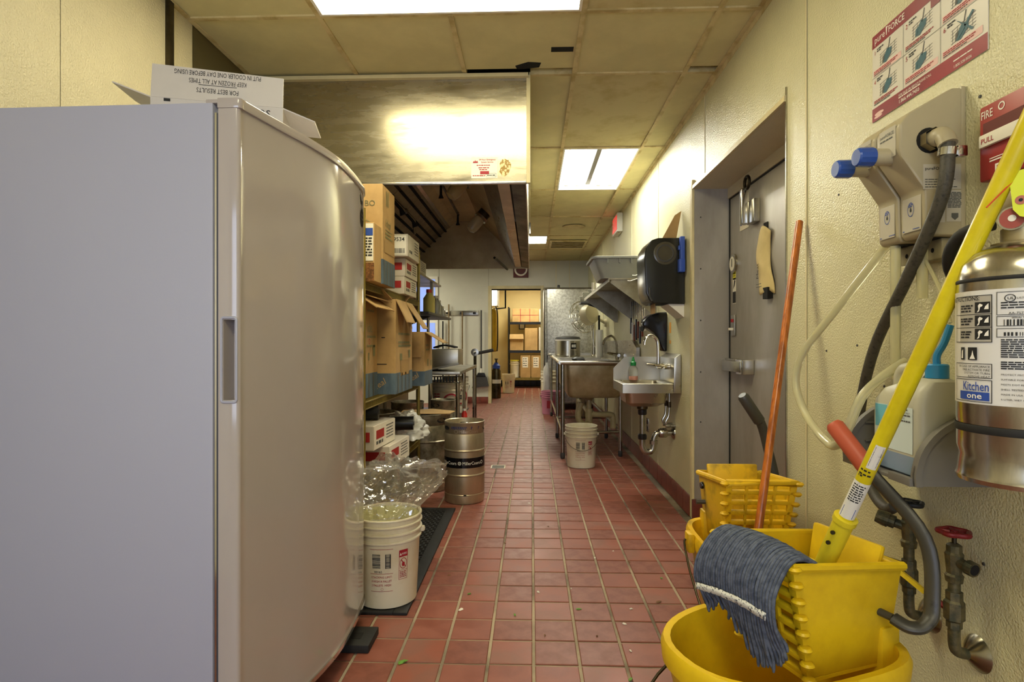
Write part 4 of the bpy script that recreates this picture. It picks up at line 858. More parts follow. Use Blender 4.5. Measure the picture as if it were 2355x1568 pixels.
# wet mop
mo = thing('wet_mop', 'wet mop with blue-grey yarn and a long yellow handle leaning in the wringer', 'mop', (.70, 1.42, .56))
h0 = V((.705, 1.415, .575)); h1 = V((.8615, .985, 1.56)); dh = (h1 - h0).normalized()
hl = (h1-h0).length
tube('handle', [h0 + dh*.12, h1 + dh*.14], .0165, 'handle_yellow', mo, n=20)
tube('socket', [h0 - dh*.02, h0 + dh*.0, h0 + dh*.15, h0 + dh*.152, h0 + dh*.165], [.017, .021, .0225, .026, .026], 'socket_yellow', mo, n=20, ang=25)
sd = -dh.cross(V((0, 0, 1))).normalized(); nvb = -(h0 - V((0, 0, 1.13))).normalized(); su = sd.cross(dh)
tube('bolt', [h0 + dh*.12 + sd*-.018 + nvb*.014, h0 + dh*.12 - sd*.021 + nvb*.017], .005, 'steel_dark', mo, n=8); tube('bolt', [h0 + dh*.09 + sd*-.018 + nvb*.014, h0 + dh*.09 - sd*.021 + nvb*.017], .005, 'steel_dark', mo, n=8)
def hmap(base, off):
    def f(s, t):
        a = s/.0165; c = -math.cos(a); return h0 + dh*(base + t) + (sd*-math.sin(a)*-1 + su*c*1)*(.0165+off)
    return f
viewdir = (h0 + dh*.3 - V((0, 0, 1.13))).normalized()
nv = (-viewdir - dh*(-viewdir).dot(dh)).normalized(); nr = dh.cross(nv)
def hm(base, off): return lambda s, t: h0 + dh*(base+t) + (nv*math.cos(s/.0165) - nr*math.sin(s/.0165)*-1)*(.0165+off)
M('mop_label', '#d8d5cc', .6, hex2='#8b8778', vs=40, lo=.3, hi=.42)
bm = new_bm()
for i in range(10):
    a0, a1 = -.022+.0044*i, -.022+.0044*(i+1); f_ = hm(.17, .0006); bm.faces.new([bm.verts.new(f_(*q)) for q in ((a0, 0), (a1, 0), (a1, .10), (a0, .10))])
bmesh.ops.remove_doubles(bm, verts=bm.verts, dist=1e-6); obj('paper_label', bm, 'mop_label', mo)
rects(lines([(-.014, .09-.006*k, .026) for k in range(8)], .003, .008, 2), hm(.17, .0012), 'print_black', mo); rects([(-.014, .002, .012, .03)], hm(.17, .0012), 'print_blue', mo)
rects(barcode(-.004, .315, .016, .05, True) + lines([(-.014, .30, .02), (-.014, .29, .024), (-.014, .285, .01)], .004, .006, 5), hm(0, .001), 'print_black', mo); rects([(-.006, .31, .014, .37)], hm(0, .0006), 'mop_label', mo, n=4)
# mop yarn
bm = new_bm(); rm = random.Random(11); NS = 31; tape = []
for layer in range(2):
    for i in range(NS):
        s = min(1, (i + .5*layer)/(NS-1)); y = -.125 + .235*s
        sec = 0 if s < .55 else 1
        ln = .075 + .075*math.exp(-((s-.3)/.2)**2) + .012*math.sin(s*14) + rm.uniform(-.01, .01) - layer*.02
        fan = (s-.5)*.03; r_ = .0041; k = -.005*layer; jit = rm.uniform(-.002, .002)
        bul = .012*math.sin(math.pi*s)
        zt = .655 + bul + k + jit*.6
        pts = [(.07, y*.75, .55), (.03, y*.9, .615+k), (-.02, y, zt-.004), (-.062, y+jit, zt), (-.098-k, y+fan*.3, zt-.022), (-.128-k, y+fan*.6+jit, zt-.07), (-.132-k+bul*.3, y+fan+jit, zt-.12), (-.118-k+jit, y+fan+jit*2, zt-.12-ln*.45), (-.105-k+jit*2, y+fan+rm.uniform(-.004, .004), zt-.12-ln*.75), (-.10-k, y+fan+rm.uniform(-.005, .005), zt-.12-ln)]
        path = [B1(p) for p in spline(pts, 3)]
        bm_tube(bm, path, [r_]*(len(path)-1) + [r_*.6], 6)
        if layer == 0: tape.append((B1((-.138, y+fan+jit*.5, zt-.105-.03*s)), B1((-.139, y+fan+jit*.5, zt-.121-.03*s))))
tag(obj('yarn', bm, 'yarn', mo, ang=80), kind='stuff')
bm = new_bm(); tv = [(bm.verts.new(a), bm.verts.new(b)) for a, b in tape[2:-1]]
for (a, b), (c, d) in zip(tv, tv[1:]): bm.faces.new((a, b, d, c))
obj('sewn_tape', bm, 'yarn_tape', mo, thick=.002)
obj('mop_clamp', bm_box(new_bm(), (-.02, -.07, -.012), (.02, .07, .012), Matrix.Translation(h0) @ Matrix.Rotation(R(21), 4, 'Z')), 'socket_yellow', mo, bevel=.006)
# wooden stick
st = thing('wooden_stick', 'orange-brown varnished wooden stick leaning against the wall by the cooler door', 'broom handle', (.71, 1.883, .33))
s0 = V((.712, 1.883, .33)); s1 = V((1.012, 2.195, 1.585)); tube('stick', [s0, s1], .0135, 'wood_stick', st, n=16); tube('stick_end', [s1, s1 + (s1-s0).normalized()*.004], [.0135, .010], 'wood_stick', st, n=16)
tube('stick_socket', [s0 - (s1-s0).normalized()*.06, s0 + (s1-s0).normalized()*.05], .018, 'dark_grey', st, n=12)
# ================================================================ sinks and the right wall further back
# hand sink
hsk = thing('hand_sink', 'small stainless wall hand sink with a side splash and gooseneck tap', 'sink', (.84, 4.22, .66))
bx, by = .83, 4.215
def frame_sink(x0, y0, x1, y1, zt, zs, zb, inset, ins2, par, mat='steel', r=.03):
    cx, cy = (x0+x1)/2, (y0+y1)/2; hx, hy = (x1-x0)/2, (y1-y0)/2
    return obj('basin_deck', loft(new_bm(), [(zs, rrect(cx, cy, hx-.002, hy-.002, .004)), (zs, rrect(cx, cy, hx, hy, .006)), (zt-.004, rrect(cx, cy, hx, hy, .006)), (zt, rrect(cx, cy, hx-.004, hy-.004, .008)), (zt, rrect(cx, cy, hx-inset, hy-inset, r)), (zt-.006, rrect(cx, cy, hx-inset-.006, hy-inset-.006, r)), (zb+.02, rrect(cx, cy, hx-ins2, hy-ins2, r)), (zb, rrect(cx, cy, hx-ins2-.03, hy-ins2-.03, r*.8))], capb=False), mat, par, ang=40)
frame_sink(.63, 4.0, .985, 4.43, .842, .775, .70, .035, .055, hsk)
lathe('drain', [(0, .702), (.03, .7025), (.034, .7)], 'chrome', hsk, c=(.81, by, 0), n=20)
obj('bowl', loft(new_bm(), [(.775, rrect(.81, by, .15, .18, .05)), (.70, rrect(.81, by, .14, .165, .05)), (.672, rrect(.81, by, .10, .12, .05)), (.665, rrect(.81, by, .05, .06, .04))], capb=False), 'steel', hsk)
prism('side_splash', [(.63, .775), (1.035, .775), (1.035, 1.045), (.985, 1.02), (.72, 1.02), (.63, .93)], 4.43, 4.436, 'Y', 'steel', hsk)
prism('back_splash', [(.985, .775), (1.036, .775), (1.036, 1.05), (.99, 1.02)], 4.0, 4.4295, 'Y', 'steel', hsk, bevel=.003)
f_ = tube('tap_spout', spline([(.925, by, .95), (.925, by, 1.10), (.915, by, 1.15), (.885, by, 1.178), (.85, by, 1.17), (.832, by, 1.14), (.828, by, 1.11)], 6), .0115, 'chrome', hsk, n=12)
tube('tap_body', [(.985, by, .955), (.925, by, .955), (.915, by, .955)], [.022, .02, .014], 'chrome', hsk, n=14)
for dy in (-.10, .10):
    tube('tap_inlet', [(.985, by+dy, .955), (.945, by+dy, .955)], .018, 'chrome', hsk, n=12); tube('tap_bridge', [(.95, by, .955), (.95, by+dy, .955)], .011, 'chrome', hsk, n=10); tube('tap_lever', [(.945, by+dy, .96), (.90, by+dy*1.2, .965), (.87, by+dy*1.3, .968)], [.012, .008, .007], 'chrome', hsk, n=8)
tr = tube('tail_pipe', [(.81, by, .665), (.81, by, .42)], .021, 'chrome_dull', hsk, n=16); lathe('slip_nut', [(.03, .0), (.033, .01), (.033, .035), (.025, .045)], 'black_plastic', tr, c=(.81, by, .60), n=16); lathe('strainer_nut', [(.03, .0), (.04, .01), (.04, .03), (.05, .04)], 'steel_dark', tr, c=(.81, by, .635), n=16); lathe('slip_nut', [(.03, .0), (.033, .01), (.033, .03), (.025, .04)], 'black_plastic', tr, c=(.81, by, .42), n=16)
tube('p_trap', spline([(.81, by, .42), (.811, by, .37), (.825, by, .335), (.85, by, .325), (.88, by, .338), (.892, by, .375), (.895, by, .42), (.91, by, .455), (.94, by, .465), (1.03, by, .467)], 6), .022, 'chrome_dull', hsk, n=16)
lathe('trap_nut', [(.03, 0), (.03, .025)], 'chrome_dull', hsk, c=(.893, by, .385), n=8); lathe('wall_nut', [(.03, -.11), (.036, -.1), (.036, -.06), (.03, -.05)], 'chrome_dull', hsk, c=(WR, by, .467), axis='X', n=12)
lathe('escutcheon', [(0, -.02), (.025, -.02), (.045, -.006), (.047, 0)], 'chrome_dull', hsk, c=(WR-.0005, by, .467), axis='X', n=24)
for dy in (-.05, .05): tube('supply_line', spline([(.995, by+dy, .775), (.995, by+dy, .68), (.99, by+dy, .60), (.97, by+dy, .555), (.985, by+dy, .53), (1.035, by+dy, .525)], 5), .009, 'chrome_dull', hsk, n=10); lathe('stop_valve', [(0, -.075), (.016, -.07), (.016, -.045), (.011, -.04), (.011, 0)], 'chrome_dull', hsk, c=(WR-.0005, by+dy, .525), axis='X', n=12); tube('line_nut', [(.995, by+dy, .70), (.995, by+dy, .66)], .013, 'steel_dark', hsk, n=8)
# soap bottle on the sink
M('pink_liquid', '#d9a08c', .2, trans=.4); M('clear_plastic', '#dcdcd2', .12, trans=.75, ior=1.15); M('green_cap', '#17813a', .4)
sb = thing('squeeze_bottle', 'clear squeeze bottle with a green nozzle cap on the hand sink', 'bottle', (.775, 4.405, .842))
lathe('liquid', [(0, .8425), (.031, .843), (.034, .85), (.034, .872)], 'pink_liquid', sb, c=(.775, 4.385, 0), n=20); lathe('body', [(.034, .872), (.035, .91), (.031, .935), (.018, .95), (.013, .955)], 'clear_plastic', sb, c=(.775, 4.385, 0), n=20); lathe('cap', [(.02, .952), (.021, .978), (.012, .985), (.009, 1.0), (.004, 1.02), (0, 1.02)], 'green_cap', sb, c=(.775, 4.385, 0), n=20)
# compartment sink
sk = thing('compartment_sink', 'long stainless three-compartment sink on tubular legs along the right wall', 'sink', (.6, 5.5, 0))
for i, y0 in enumerate((5.52, 6.14, 6.76)):
    cy = y0+.30
    obj('compartment', loft(new_bm(), [(.585, rrect(.61, cy, .20, .21, .06)), (.592, rrect(.61, cy, .245, .255, .06)), (.62, rrect(.61, cy, .262, .272, .05)), (.905, rrect(.61, cy, .275, .285, .035)), (.918, rrect(.61, cy, .29, .30, .03)), (.918, rrect(.61, cy, .265, .275, .03)), (.62, rrect(.61, cy, .252, .262, .05)), (.60, rrect(.61, cy, .2, .21, .05))]), 'steel_soiled', sk, ang=40)
    lathe('drain_cup', [(.06, .585), (.06, .575), (.035, .545), (.035, .535)], 'steel_soiled', sk, c=(.58, cy, 0), n=20)
bm = new_bm()
for lo, hi in (((.275, 5.50, .916), (.335, 7.40, .93)), ((.885, 5.50, .916), (1.0, 7.40, .93)), ((.335, 5.50, .916), (.885, 5.545, .93)), ((.335, 6.10, .916), (.885, 6.16, .93)), ((.335, 6.72, .916), (.885, 6.78, .93)), ((.335, 7.34, .916), (.885, 7.40, .93))): box('rim_strip', lo, hi, 'steel', sk)
tube('rolled_rim', [(.275, 5.5, .935), (.275, 8.9, .94)], .02, 'steel', sk, n=12); tube('rolled_rim', [(.275, 5.5, .935), (1.0, 5.5, .935)], .02, 'steel', sk, n=12)
box('drainboard', (.275, 7.40, .915), (1.0, 8.9, .928), 'steel', sk); box('end_rim', (.275, 8.885, .925), (1.0, 8.905, .965), 'steel', sk)
prism('back_splash', [(5.5, .92), (8.9, .92), (8.9, 1.15), (5.75, 1.15), (5.5, 1.08)], .998, WR-.008, 'X', 'steel_h', sk)
for (x, y) in ((.30, 5.56), (.875, 5.68), (.30, 6.75), (.875, 6.75), (.30, 8.75), (.875, 8.75)):
    lg = tube('leg', [(x, y, .03), (x, y, .915)], .019, 'chrome_dull', sk, n=14); lathe('foot', [(0, 0), (.016, 0), (.022, .012), (.022, .05), (.019, .06)], 'dark_grey', lg, c=(x, y, 0), n=14)
for a, b in (((.30, 5.56, .245), (.875, 5.68, .245)), ((.30, 5.56, .25), (.30, 8.75, .25)), ((.875, 5.68, .25), (.875, 8.75, .25)), ((.30, 6.75, .245), (.875, 6.75, .245))): tube('stretcher', [a, b], .0145, 'chrome_dull', sk, n=10)
M('pvc', '#a89a70', .5, var=.1, vs=12)
for i, cy in enumerate((5.82, 6.44, 7.06)):
    tube('drain_pipe', [(.58, cy, .54), (.58, cy, .36)], .026, 'pvc', sk, n=14); tube('drain_tee', [(.58, cy, .46), (.58, cy, .42), (.58, cy, .30)], .036, 'pvc', sk, n=14)
tube('drain_manifold', [(.58, 5.82, .42), (.58, 7.06, .42)], .028, 'pvc', sk, n=14); tube('drain_branch', spline([(.58, 5.82, .40), (.7, 5.84, .395), (.80, 5.87, .39), (.83, 5.88, .36), (.83, 5.88, .25)], 4), .03, 'pvc', sk, n=14); tube('drain_trap', spline([(.50, 5.80, .52), (.47, 5.8, .42), (.48, 5.8, .34), (.53, 5.8, .30), (.58, 5.8, .31)], 5), .03, 'pvc', sk, n=12)
tf = thing('sink_tap', 'chrome tap on the splash of the long compartment sink', 'tap', (.9, 6.45, .93)); tube('spout', spline([(.96, 6.45, .95), (.95, 6.45, 1.13), (.9, 6.45, 1.2), (.83, 6.45, 1.17), (.8, 6.45, 1.1)], 5), .013, 'chrome', tf, n=10)
for y in (6.35, 6.55): tube('handle', [(.985, y, .99), (.90, y, 1.0), (.86, y, 1.01)], [.02, .016, .01], 'chrome', tf, n=10)
tube('body', [(.96, 6.33, .985), (.96, 6.57, .985)], .018, 'chrome', tf, n=10); tube('stem', [(.96, 6.45, .932), (.96, 6.45, .985)], .02, 'chrome', tf, n=10)
bm = bm_lathe(new_bm(), [(0, .04), (.04, .035), (.065, .02), (.07, .002), (0, 0)], 16)
for v in bm.verts: v.co += V((random.uniform(-.012, .012), random.uniform(-.012, .012), abs(random.uniform(-.008, .012))))
rg = obj('scouring_rag', bm, 'dark_grey'); rg.location = (.50, 6.13, .931); tag(rg, 'crumpled dark scouring rag on the compartment sink rim', 'rag')
# pails
M('pail', '#d9d1b8', .4, hex2='#c6b994', vs=4, lo=.3, hi=.55); M('pail_in', '#e3dc9c', .45)
def pail(loc, label, ang, r=.148, h=.372, full=True, handle_a=0, mat='pail', lid=None, name='bucket', cat='bucket', group='white plastic pails'):
    t = thing(name, label, cat, loc, 0, group, world=False); k = r/.148; hk = h/.372
    P_ = [(0, .0), (.118, 0), (.125, .004), (.1385, .27), (.139, .272), (.147, .275), (.147, .281), (.14, .284), (.1405, .305), (.149, .308), (.149, .314), (.1415, .317), (.142, .338), (.15, .341), (.15, .346), (.1425, .349), (.143, .366), (.149, .369), (.148, .374), (.139, .374), (.1365, .366), (.13, .2), (.118, .012), (0, .01)]
    lathe('body', [(a*k, b*hk) for a, b in P_], mat, t, n=40)
    hp = [(.152*k*math.cos(handle_a + R(90)*s_), .152*k*math.sin(handle_a + R(90)*s_), .29*hk) for s_ in (1,)]
    pts = [V((.153*k*math.cos(handle_a + math.pi*q/12), .153*k*math.sin(handle_a + math.pi*q/12), (.295 - .13*math.sin(math.pi*q/12))*hk)) for q in range(13)]
    tube('bail', pts, .0022, 'steel_dark', t, n=6)
    for q in (pts[0], pts[-1]): lathe('bail_ear', [(0, -.01), (.012, -.01), (.014, 0), (.012, .01), (0, .01)], mat, t, c=(q.x*.97, q.y*.97, q.z), n=10)
    if lid: lathe('lid', [(0, .38*hk), (.14*k, .38*hk), (.155*k, .385*hk), (.157*k, .36*hk), (.15*k, .355*hk)], lid, t, n=36)
    if full:
        # printed labels round the wall, the wall tapers slightly
        def pm_(off): return lambda s, t_: V(((.125 + .0135*t_/.27 + off)*k*math.cos(ang + s/.134), (.125 + .0135*t_/.27 + off)*k*math.sin(ang + s/.134), t_*hk))
        a_, b_ = pm_(.0016), pm_(.0024)
        rects([(-.09, .255, .005, .2565), (-.09, .152, .005, .1535), (-.09, .078, .005, .0795)], a_, 'print_red', t, n=6)
        rects(barcode(-.08, .175, .034, .06, True, 3) + barcode(-.026, .175, .022, .06, True, 8), a_, 'print_black', t); rects([(-.026, .175, -.023, .235), (-.008, .175, -.004, .235)], b_, 'print_black', t)
        text('00162', .013, a_, 'print_black', t, (-.072, .157), bold=.03)
        text('STACKING LIMIT:', .0125, a_, 'print_red', t, (-.086, .134), bold=.03, sx=.92); text('3 HIGH A PALLET', .0125, a_, 'print_red', t, (-.086, .117), bold=.03, sx=.9); text('2 PALLETS  HIGH', .0125, a_, 'print_red', t, (-.086, .100), bold=.03, sx=.9)
        ring(a_, (-.04, .088), .0045, .0055, 'print_red', t, n=14); s0 = .03
        rects([(s0, .215, s0+.04, .245), (s0, .12, s0+.04, .1215), (s0, .12, s0+.0015, .245), (s0+.0385, .12, s0+.04, .245), (s0, .158, s0+.04, .1595)] + lines([(s0+.005, .150-.007*q, .03) for q in range(4)], .0035, .012, 7), a_, 'print_red', t)
        text('AVISO', .012, b_, 'print_white', t, (s0+.012, .225), bold=.03, sx=.7); polys([[(s0+.003, .223), (s0+.0105, .223), (s0+.0068, .235)]], b_, 'print_white', t)
        ring(a_, (s0+.02, .188), .0145, .0165, 'print_red', t, sy=1.4); polys([[(s0+.008, .204), (s0+.011, .206), (s0+.032, .172), (s0+.029, .170)]], a_, 'print_red', t); polys([ring_pts((s0+.02, .184), .007, .010, 12)], a_, 'print_red', t)
    return t
pail((.452, 5.235, 0), 'white plastic bucket standing on the tiles under the compartment sink', math.atan2(-5.2, -.45)+.25, handle_a=R(180))
# wall shelf with bus tub
M('shelf_steel', '#a59d86', .4, .7, hex2='#8a8068', vs=6, lo=.35, hi=.6); M('tub_grey', '#8f908a', .5, var=.05)
wsf = thing('wall_shelf', 'stainless wall shelf on triangular brackets above the compartment sink', 'shelf', (.85, 4.8, 1.38))
box('shelf_board', (.65, 4.8, 1.655), (WR-.001, 7.0, 1.668), 'shelf_steel', wsf); box('front_edge', (.642, 4.8, 1.635), (.65, 7.0, 1.669), 'shelf_steel', wsf, bevel=.002)
for y in (4.82, 5.9, 6.93): prism('bracket', [(.67, 1.653), (WR-.002, 1.653), (WR-.002, 1.37), (WR-.03, 1.37), (.66, 1.63)], y, y+.006, 'Y', 'shelf_steel', wsf)
for (x, z) in ((.84, 1.72), (.80, 1.675)): tube('wire_hook', [(x, 4.795, z-.03), (x+.02, 4.78, z-.035), (x+.12, 4.78, z)], .004, 'white_gloss', wsf, n=6)
bt = thing('bus_tub', 'grey plastic bus tub on the wall shelf', 'tub', (.77, 5.07, 1.669))
obj('body', loft(new_bm(), [(1.6695, rrect(.775, 5.08, .17, .19, .04)), (1.674, rrect(.775, 5.08, .185, .2, .04)), (1.835, rrect(.765, 5.08, .238, .235, .04)), (1.838, rrect(.765, 5.08, .26, .257, .05)), (1.855, rrect(.765, 5.08, .262, .259, .05)), (1.858, rrect(.765, 5.08, .25, .247, .045)), (1.84, rrect(.765, 5.08, .232, .229, .04)), (1.685, rrect(.775, 5.08, .17, .185, .04))]), 'tub_grey', bt)
for x in (.64, .74, .84): box('rib', (x-.004, 4.828, 1.80), (x+.004, 4.85, 1.838), 'tub_grey', bt)
for i, (y, w_, h, lb) in enumerate(((5.75, .13, .12, 'white paper tub at the aisle end of the wall shelf'), (6.2, .10, .09, 'small white food container further along the wall shelf'), (6.6, .1, .06, 'low white dish at the far end of the wall shelf'))):
    k_ = thing('food_container', lb, 'container', (.75, y, 1.669), group='white containers on the wall shelf'); obj('body', loft(new_bm(), [(1.6695, rrect(.74, y, w_*.4, w_*.4, .01)), (1.6695+h, rrect(.74, y, w_*.5, w_*.5, .012))]), 'white_plastic', k_); obj('rim', loft(new_bm(), [(1.6695+h, rrect(.74, y, w_*.53, w_*.53, .014)), (1.6765+h, rrect(.74, y, w_*.53, w_*.53, .014))]), 'white_gloss', k_)
# knife strip and knives
M('knife_wood', '#7a3a22', .5, var=.2, vs=20)
ks = tag(box('knife_strip', (WR-.02, 5.1, 1.50), (WR-.0005, 6.0, 1.545), 'dark_grey', bevel=.004), 'dark magnetic knife strip on the wall below the shelf', 'knife rack')
for i, (y, hc, bl, hn) in enumerate(((5.18, 'white_gloss', .17, .10), (5.29, 'knife_wood', .2, .11), (5.40, 'black_plastic', .24, .12), (5.50, 'knife_wood', .2, .12), (5.60, 'black_plastic', .18, .15), (5.70, 'knife_wood', .22, .12), (5.80, 'white_gloss', .2, .13), (5.89, 'black_plastic', .16, .12))):
    kn = thing('kitchen_knife', '%s knife on the magnetic strip, number %s from the aisle end' % ({'white_gloss': 'white-handled', 'knife_wood': 'brown-handled', 'black_plastic': 'black-handled'}[hc], ('one', 'two', 'three', 'four', 'five', 'six', 'seven', 'eight')[i]), 'knife', (WR-.025, y, 1.2), group='knives on the magnetic strip')
    bl *= 1.25; hn *= 1.35; z0 = 1.58 - bl
    prism('blade', [(y-.012, z0), (y+.016, z0), (y+.018, 1.55), (y-.012, 1.59)], WR-.0225, WR-.0205, 'X', 'chrome_dull', kn); prism('handle', [(y-.013, z0), (y+.012, z0), (y+.016, z0-hn*.5), (y+.012, z0-hn), (y-.012, z0-hn), (y-.008, z0-hn*.5)], WR-.032, WR-.014, 'X', hc, kn, bevel=.003)
# paper towel dispenser
M('towel_black', '#24241f', .22, var=.1); M('towel_window', '#4f4a3c', .15, var=.1)
td = thing('towel_dispenser', 'glossy black wall paper towel dispenser beside the cooler door', 'dispenser', (.9, 4.05, 1.39))
tp = [(WR-.001, 1.84), (.86, 1.84), (.81, 1.825), (.775, 1.77), (.765, 1.70), (.775, 1.47), (.80, 1.41), (.83, 1.395), (WR-.001, 1.39)]
prism('case', tp, 3.905, 4.2, 'Y', 'towel_black', td, bevel=.012, seg=3)
lathe('side_window', [(0, -.003), (.05, -.003), (.052, -.001), (.075, -.001), (.078, 0)], 'towel_window', td, c=(.905, 3.905, 1.735), axis='Y', n=32); lathe('window_ring', [(.05, -.0035), (.055, -.005), (.06, -.0035)], 'dark_grey', td, c=(.905, 3.905, 1.735), axis='Y', n=32)
tube('lever_slot', [(.80, 3.903, 1.50), (.80, 3.9, 1.44), (.815, 3.9, 1.41)], .008, 'dark_grey', td, n=8); prism('chin', [(WR-.001, 1.39), (.93, 1.39), (WR-.001, 1.30)], 3.93, 4.17, 'Y', 'white_plastic', td); box('towel_sheet', (.85, 3.98, 1.33), (.853, 4.12, 1.40), 'kraft', td)
M('clip_blue', '#3150a8', .4); bc = thing('blue_bracket', 'blue plastic clip hanging on the wall beside the black towel dispenser', 'clip', (1.02, 3.87, 1.6)); box('strip', (.995, 3.852, 1.62), (WR-.016, 3.896, 1.84), 'clip_blue', bc, bevel=.005); box('pouch', (.985, 3.848, 1.60), (WR-.014, 3.9, 1.69), 'clip_blue', bc, bevel=.008); box('knob', (.984, 3.86, 1.75), (.997, 3.89, 1.78), 'clip_blue', bc, bevel=.004)
kp = prism('cardboard_scrap', [(.90, 1.842), (1.0, 1.842), (1.036, 2.04), (.99, 2.01)], 3.99, 3.994, 'Y', 'kraft'); tag(kp, 'scrap of tan cardboard standing on top of the towel dispenser', 'cardboard')
# soap dispenser
sd_ = thing('soap_dispenser', 'shiny black wall soap dispenser above the hand sink', 'soap dispenser', (.95, 4.49, 1.06))
prism('body', [(WR-.001, 1.06), (WR-.03, 1.06), (.985, 1.12), (.945, 1.20), (.90, 1.235), (.862, 1.245), (.852, 1.27), (.87, 1.31), (.915, 1.345), (.97, 1.36), (WR-.001, 1.365)], 4.42, 4.55, 'Y', 'black_gloss', sd_, bevel=.014, seg=3); tube('spout', [(.868, 4.485, 1.255), (.858, 4.485, 1.215)], [.018, .012], 'black_plastic', sd_, n=10)
M('sticker_orange', '#c98a2a', .6)
for i, (z0, z1) in enumerate(((1.20, 1.28), (1.12, 1.145))): tag(box('wall_sticker', (WR-.0012, 4.30, z0), (WR-.0002, 4.35, z1), 'sticker_orange'), ('tall orange sticker on the wall above the hand sink', 'small orange sticker under the tall one above the hand sink')[i], 'sticker')
ol = thing('wall_outlet', 'steel wall outlet plate low on the wall behind the sink drain', 'outlet', (WR, 5.15, .36)); box('plate', (WR-.006, 5.10, .33), (WR-.0005, 5.19, .45), 'chrome_dull', ol, bevel=.002); box('socket', (WR-.009, 5.125, .40), (WR-.006, 5.165, .435), 'black_plastic', ol); box('socket', (WR-.009, 5.125, .345), (WR-.006, 5.165, .38), 'black_plastic', ol)
# paper bag on the cooler door
M('bag_paper', '#d2bd84', .75, var=.08, vs=8, bump=.2, bs=20)
pb = thing('paper_note', 'crumpled tan paper bag taped to the cooler door with black tape', 'paper bag', (RX-.02, 2.9, 1.36))
bgf = lambda u, v: (RX-.008-.028*math.sin(math.pi*u)*(1-.6*abs(v-.45))-.004*math.sin(9*v+5*u), 3.20-.155*u-.02*math.sin(6*v+1) - (.03*(1-v) if u > .5 else 0), 1.395+.32*v + (.04*math.sin(math.pi*u) if v > .9 else 0) + .012*math.sin(11*u)*(1 if v < .1 else 0))
obj('bag', bm_grid(new_bm(), bgf, 10, 16), 'bag_paper', pb, thick=.003)
for (a, b, z0, z1) in ((3.09, 3.14, 1.70, 1.775), (3.03, 3.09, 1.36, 1.42)): box('black_tape', (RX-.006 if z0 > 1.5 else RX-.03, a, z0), (RX-.0005, b, z1), 'black_matt', pb)
mpb = lambda s, t_: V((RX-.0445, 3.16-s, 1.44+t_)); text('Meat', .042, mpb, 'print_black', pb, (.05, .03), rot=R(90), bold=.01); rects(lines([(.02, .0, .07), (.02, -.015, .07)], .004, .03, 3), mpb, 'print_grey', pb)
# exit sign
M('exit_red', '#d6403a', .4, emit=.7)
es = thing('exit_sign', 'lit red exit sign high on the right wall at the ceiling', 'exit sign', (WR, 6.75, 2.4)); box('housing', (.975, 6.56, 2.40), (WR-.0005, 6.93, 2.615), 'white_plastic', es, bevel=.008); box('face', (.971, 6.585, 2.425), (.975, 6.905, 2.59), 'exit_red', es); text('EXIT', .13, plane((.971, 6.89, 2.455), (0,-1,0), (0,0,1), .001), 'print_white', es, (.0, .01), bold=.02, sx=.95); lathe('test_lamp', [(0, -.006), (.008, 0)], 'green_cap', es, c=(1.0, 6.6, 2.398), n=8)
# ================================================================ left storage rack with cartons, kegs, pail
M('band_blue', '#5c6e7a', .7, hex2='#495a68', vs=20, lo=.4, hi=.6, stretch=(1, 1, .2)); M('wire_gold', '#8f7d3c', .4, .6, var=.15, vs=12); M('carton_beige', '#c9bfae', .7, var=.05); M('box_red', '#a3231f', .6)
SX0, SX1, SY0, SY1 = -1.29, -.83, 2.78, 4.15
rk_ = thing('wire_shelving_rack', 'brass-coloured wire shelving rack loaded with cartons behind the freezer', 'rack', (-1.06, 3.46, 0))
for (x, y) in ((SX0, SY0), (SX1, SY0), (SX0, SY1), (SX1, SY1)):
    tube('post', [(x, y, .0), (x, y, 1.79)], .0127, 'wire_gold', rk_, n=12)
for z in (.412, .83, 1.43):
    for x in (SX0, SX1): tube('shelf_rail', [(x, SY0, z), (x, SY1, z)], .005, 'wire_gold', rk_, n=6); tube('shelf_rail', [(x, SY0, z-.035), (x, SY1, z-.035)], .004, 'wire_gold', rk_, n=6)
    for y in (SY0, SY1): tube('shelf_rail', [(SX0, y, z), (SX1, y, z)], .005, 'wire_gold', rk_, n=6); tube('shelf_rail', [(SX0, y, z-.035), (SX1, y, z-.035)], .004, 'wire_gold', rk_, n=6)
    bm = new_bm()
    for i in range(46): y = SY0 + .03*i; bm_box(bm, (SX0, y-.002, z), (SX1, y+.002, z+.003)) if y < SY1 else None
    for i in range(92): y = SY0 + .015*i; bm_box(bm, (SX1-.002, y-.0015, z-.035), (SX1+.002, y+.0015, z)) if y < SY1 else None
    tag(obj('shelf_wires', bm, 'wire_gold', rk_, smooth=False), kind='stuff')
def carton(name, label, lo, hi, mat='kraft', band=None, group=None, rz=0, cat='carton'):
    """closed carton with seams; authored in local coordinates at its near right bottom corner"""
    x0, y0, z0 = lo; x1, y1, z1 = hi
    t = thing(name, label, cat, (x0, y0, z0), R(rz), group, world=False); t['_d'] = [x1-x0, y1-y0, z1-z0]
    w_, d_, h_ = x1-x0, y1-y0, z1-z0
    box('body', (0, 0, 0), (w_, d_, h_), mat, t, bevel=.003, seg=1)
    if band: box('printed_band', (-.0012, -.0012, .001), (w_+.0012, d_+.0012, band), 'band_blue', t)
    del t['_d']
    return t, plane((0, 0, 0), (1,0,0), (0,0,1), .0022), plane((w_, 0, 0), (0,1,0), (0,0,1), .0022), w_, d_, h_
def flap(par, pts, mat='kraft'): return poly_obj('flap', pts, mat, par, thick=.005)
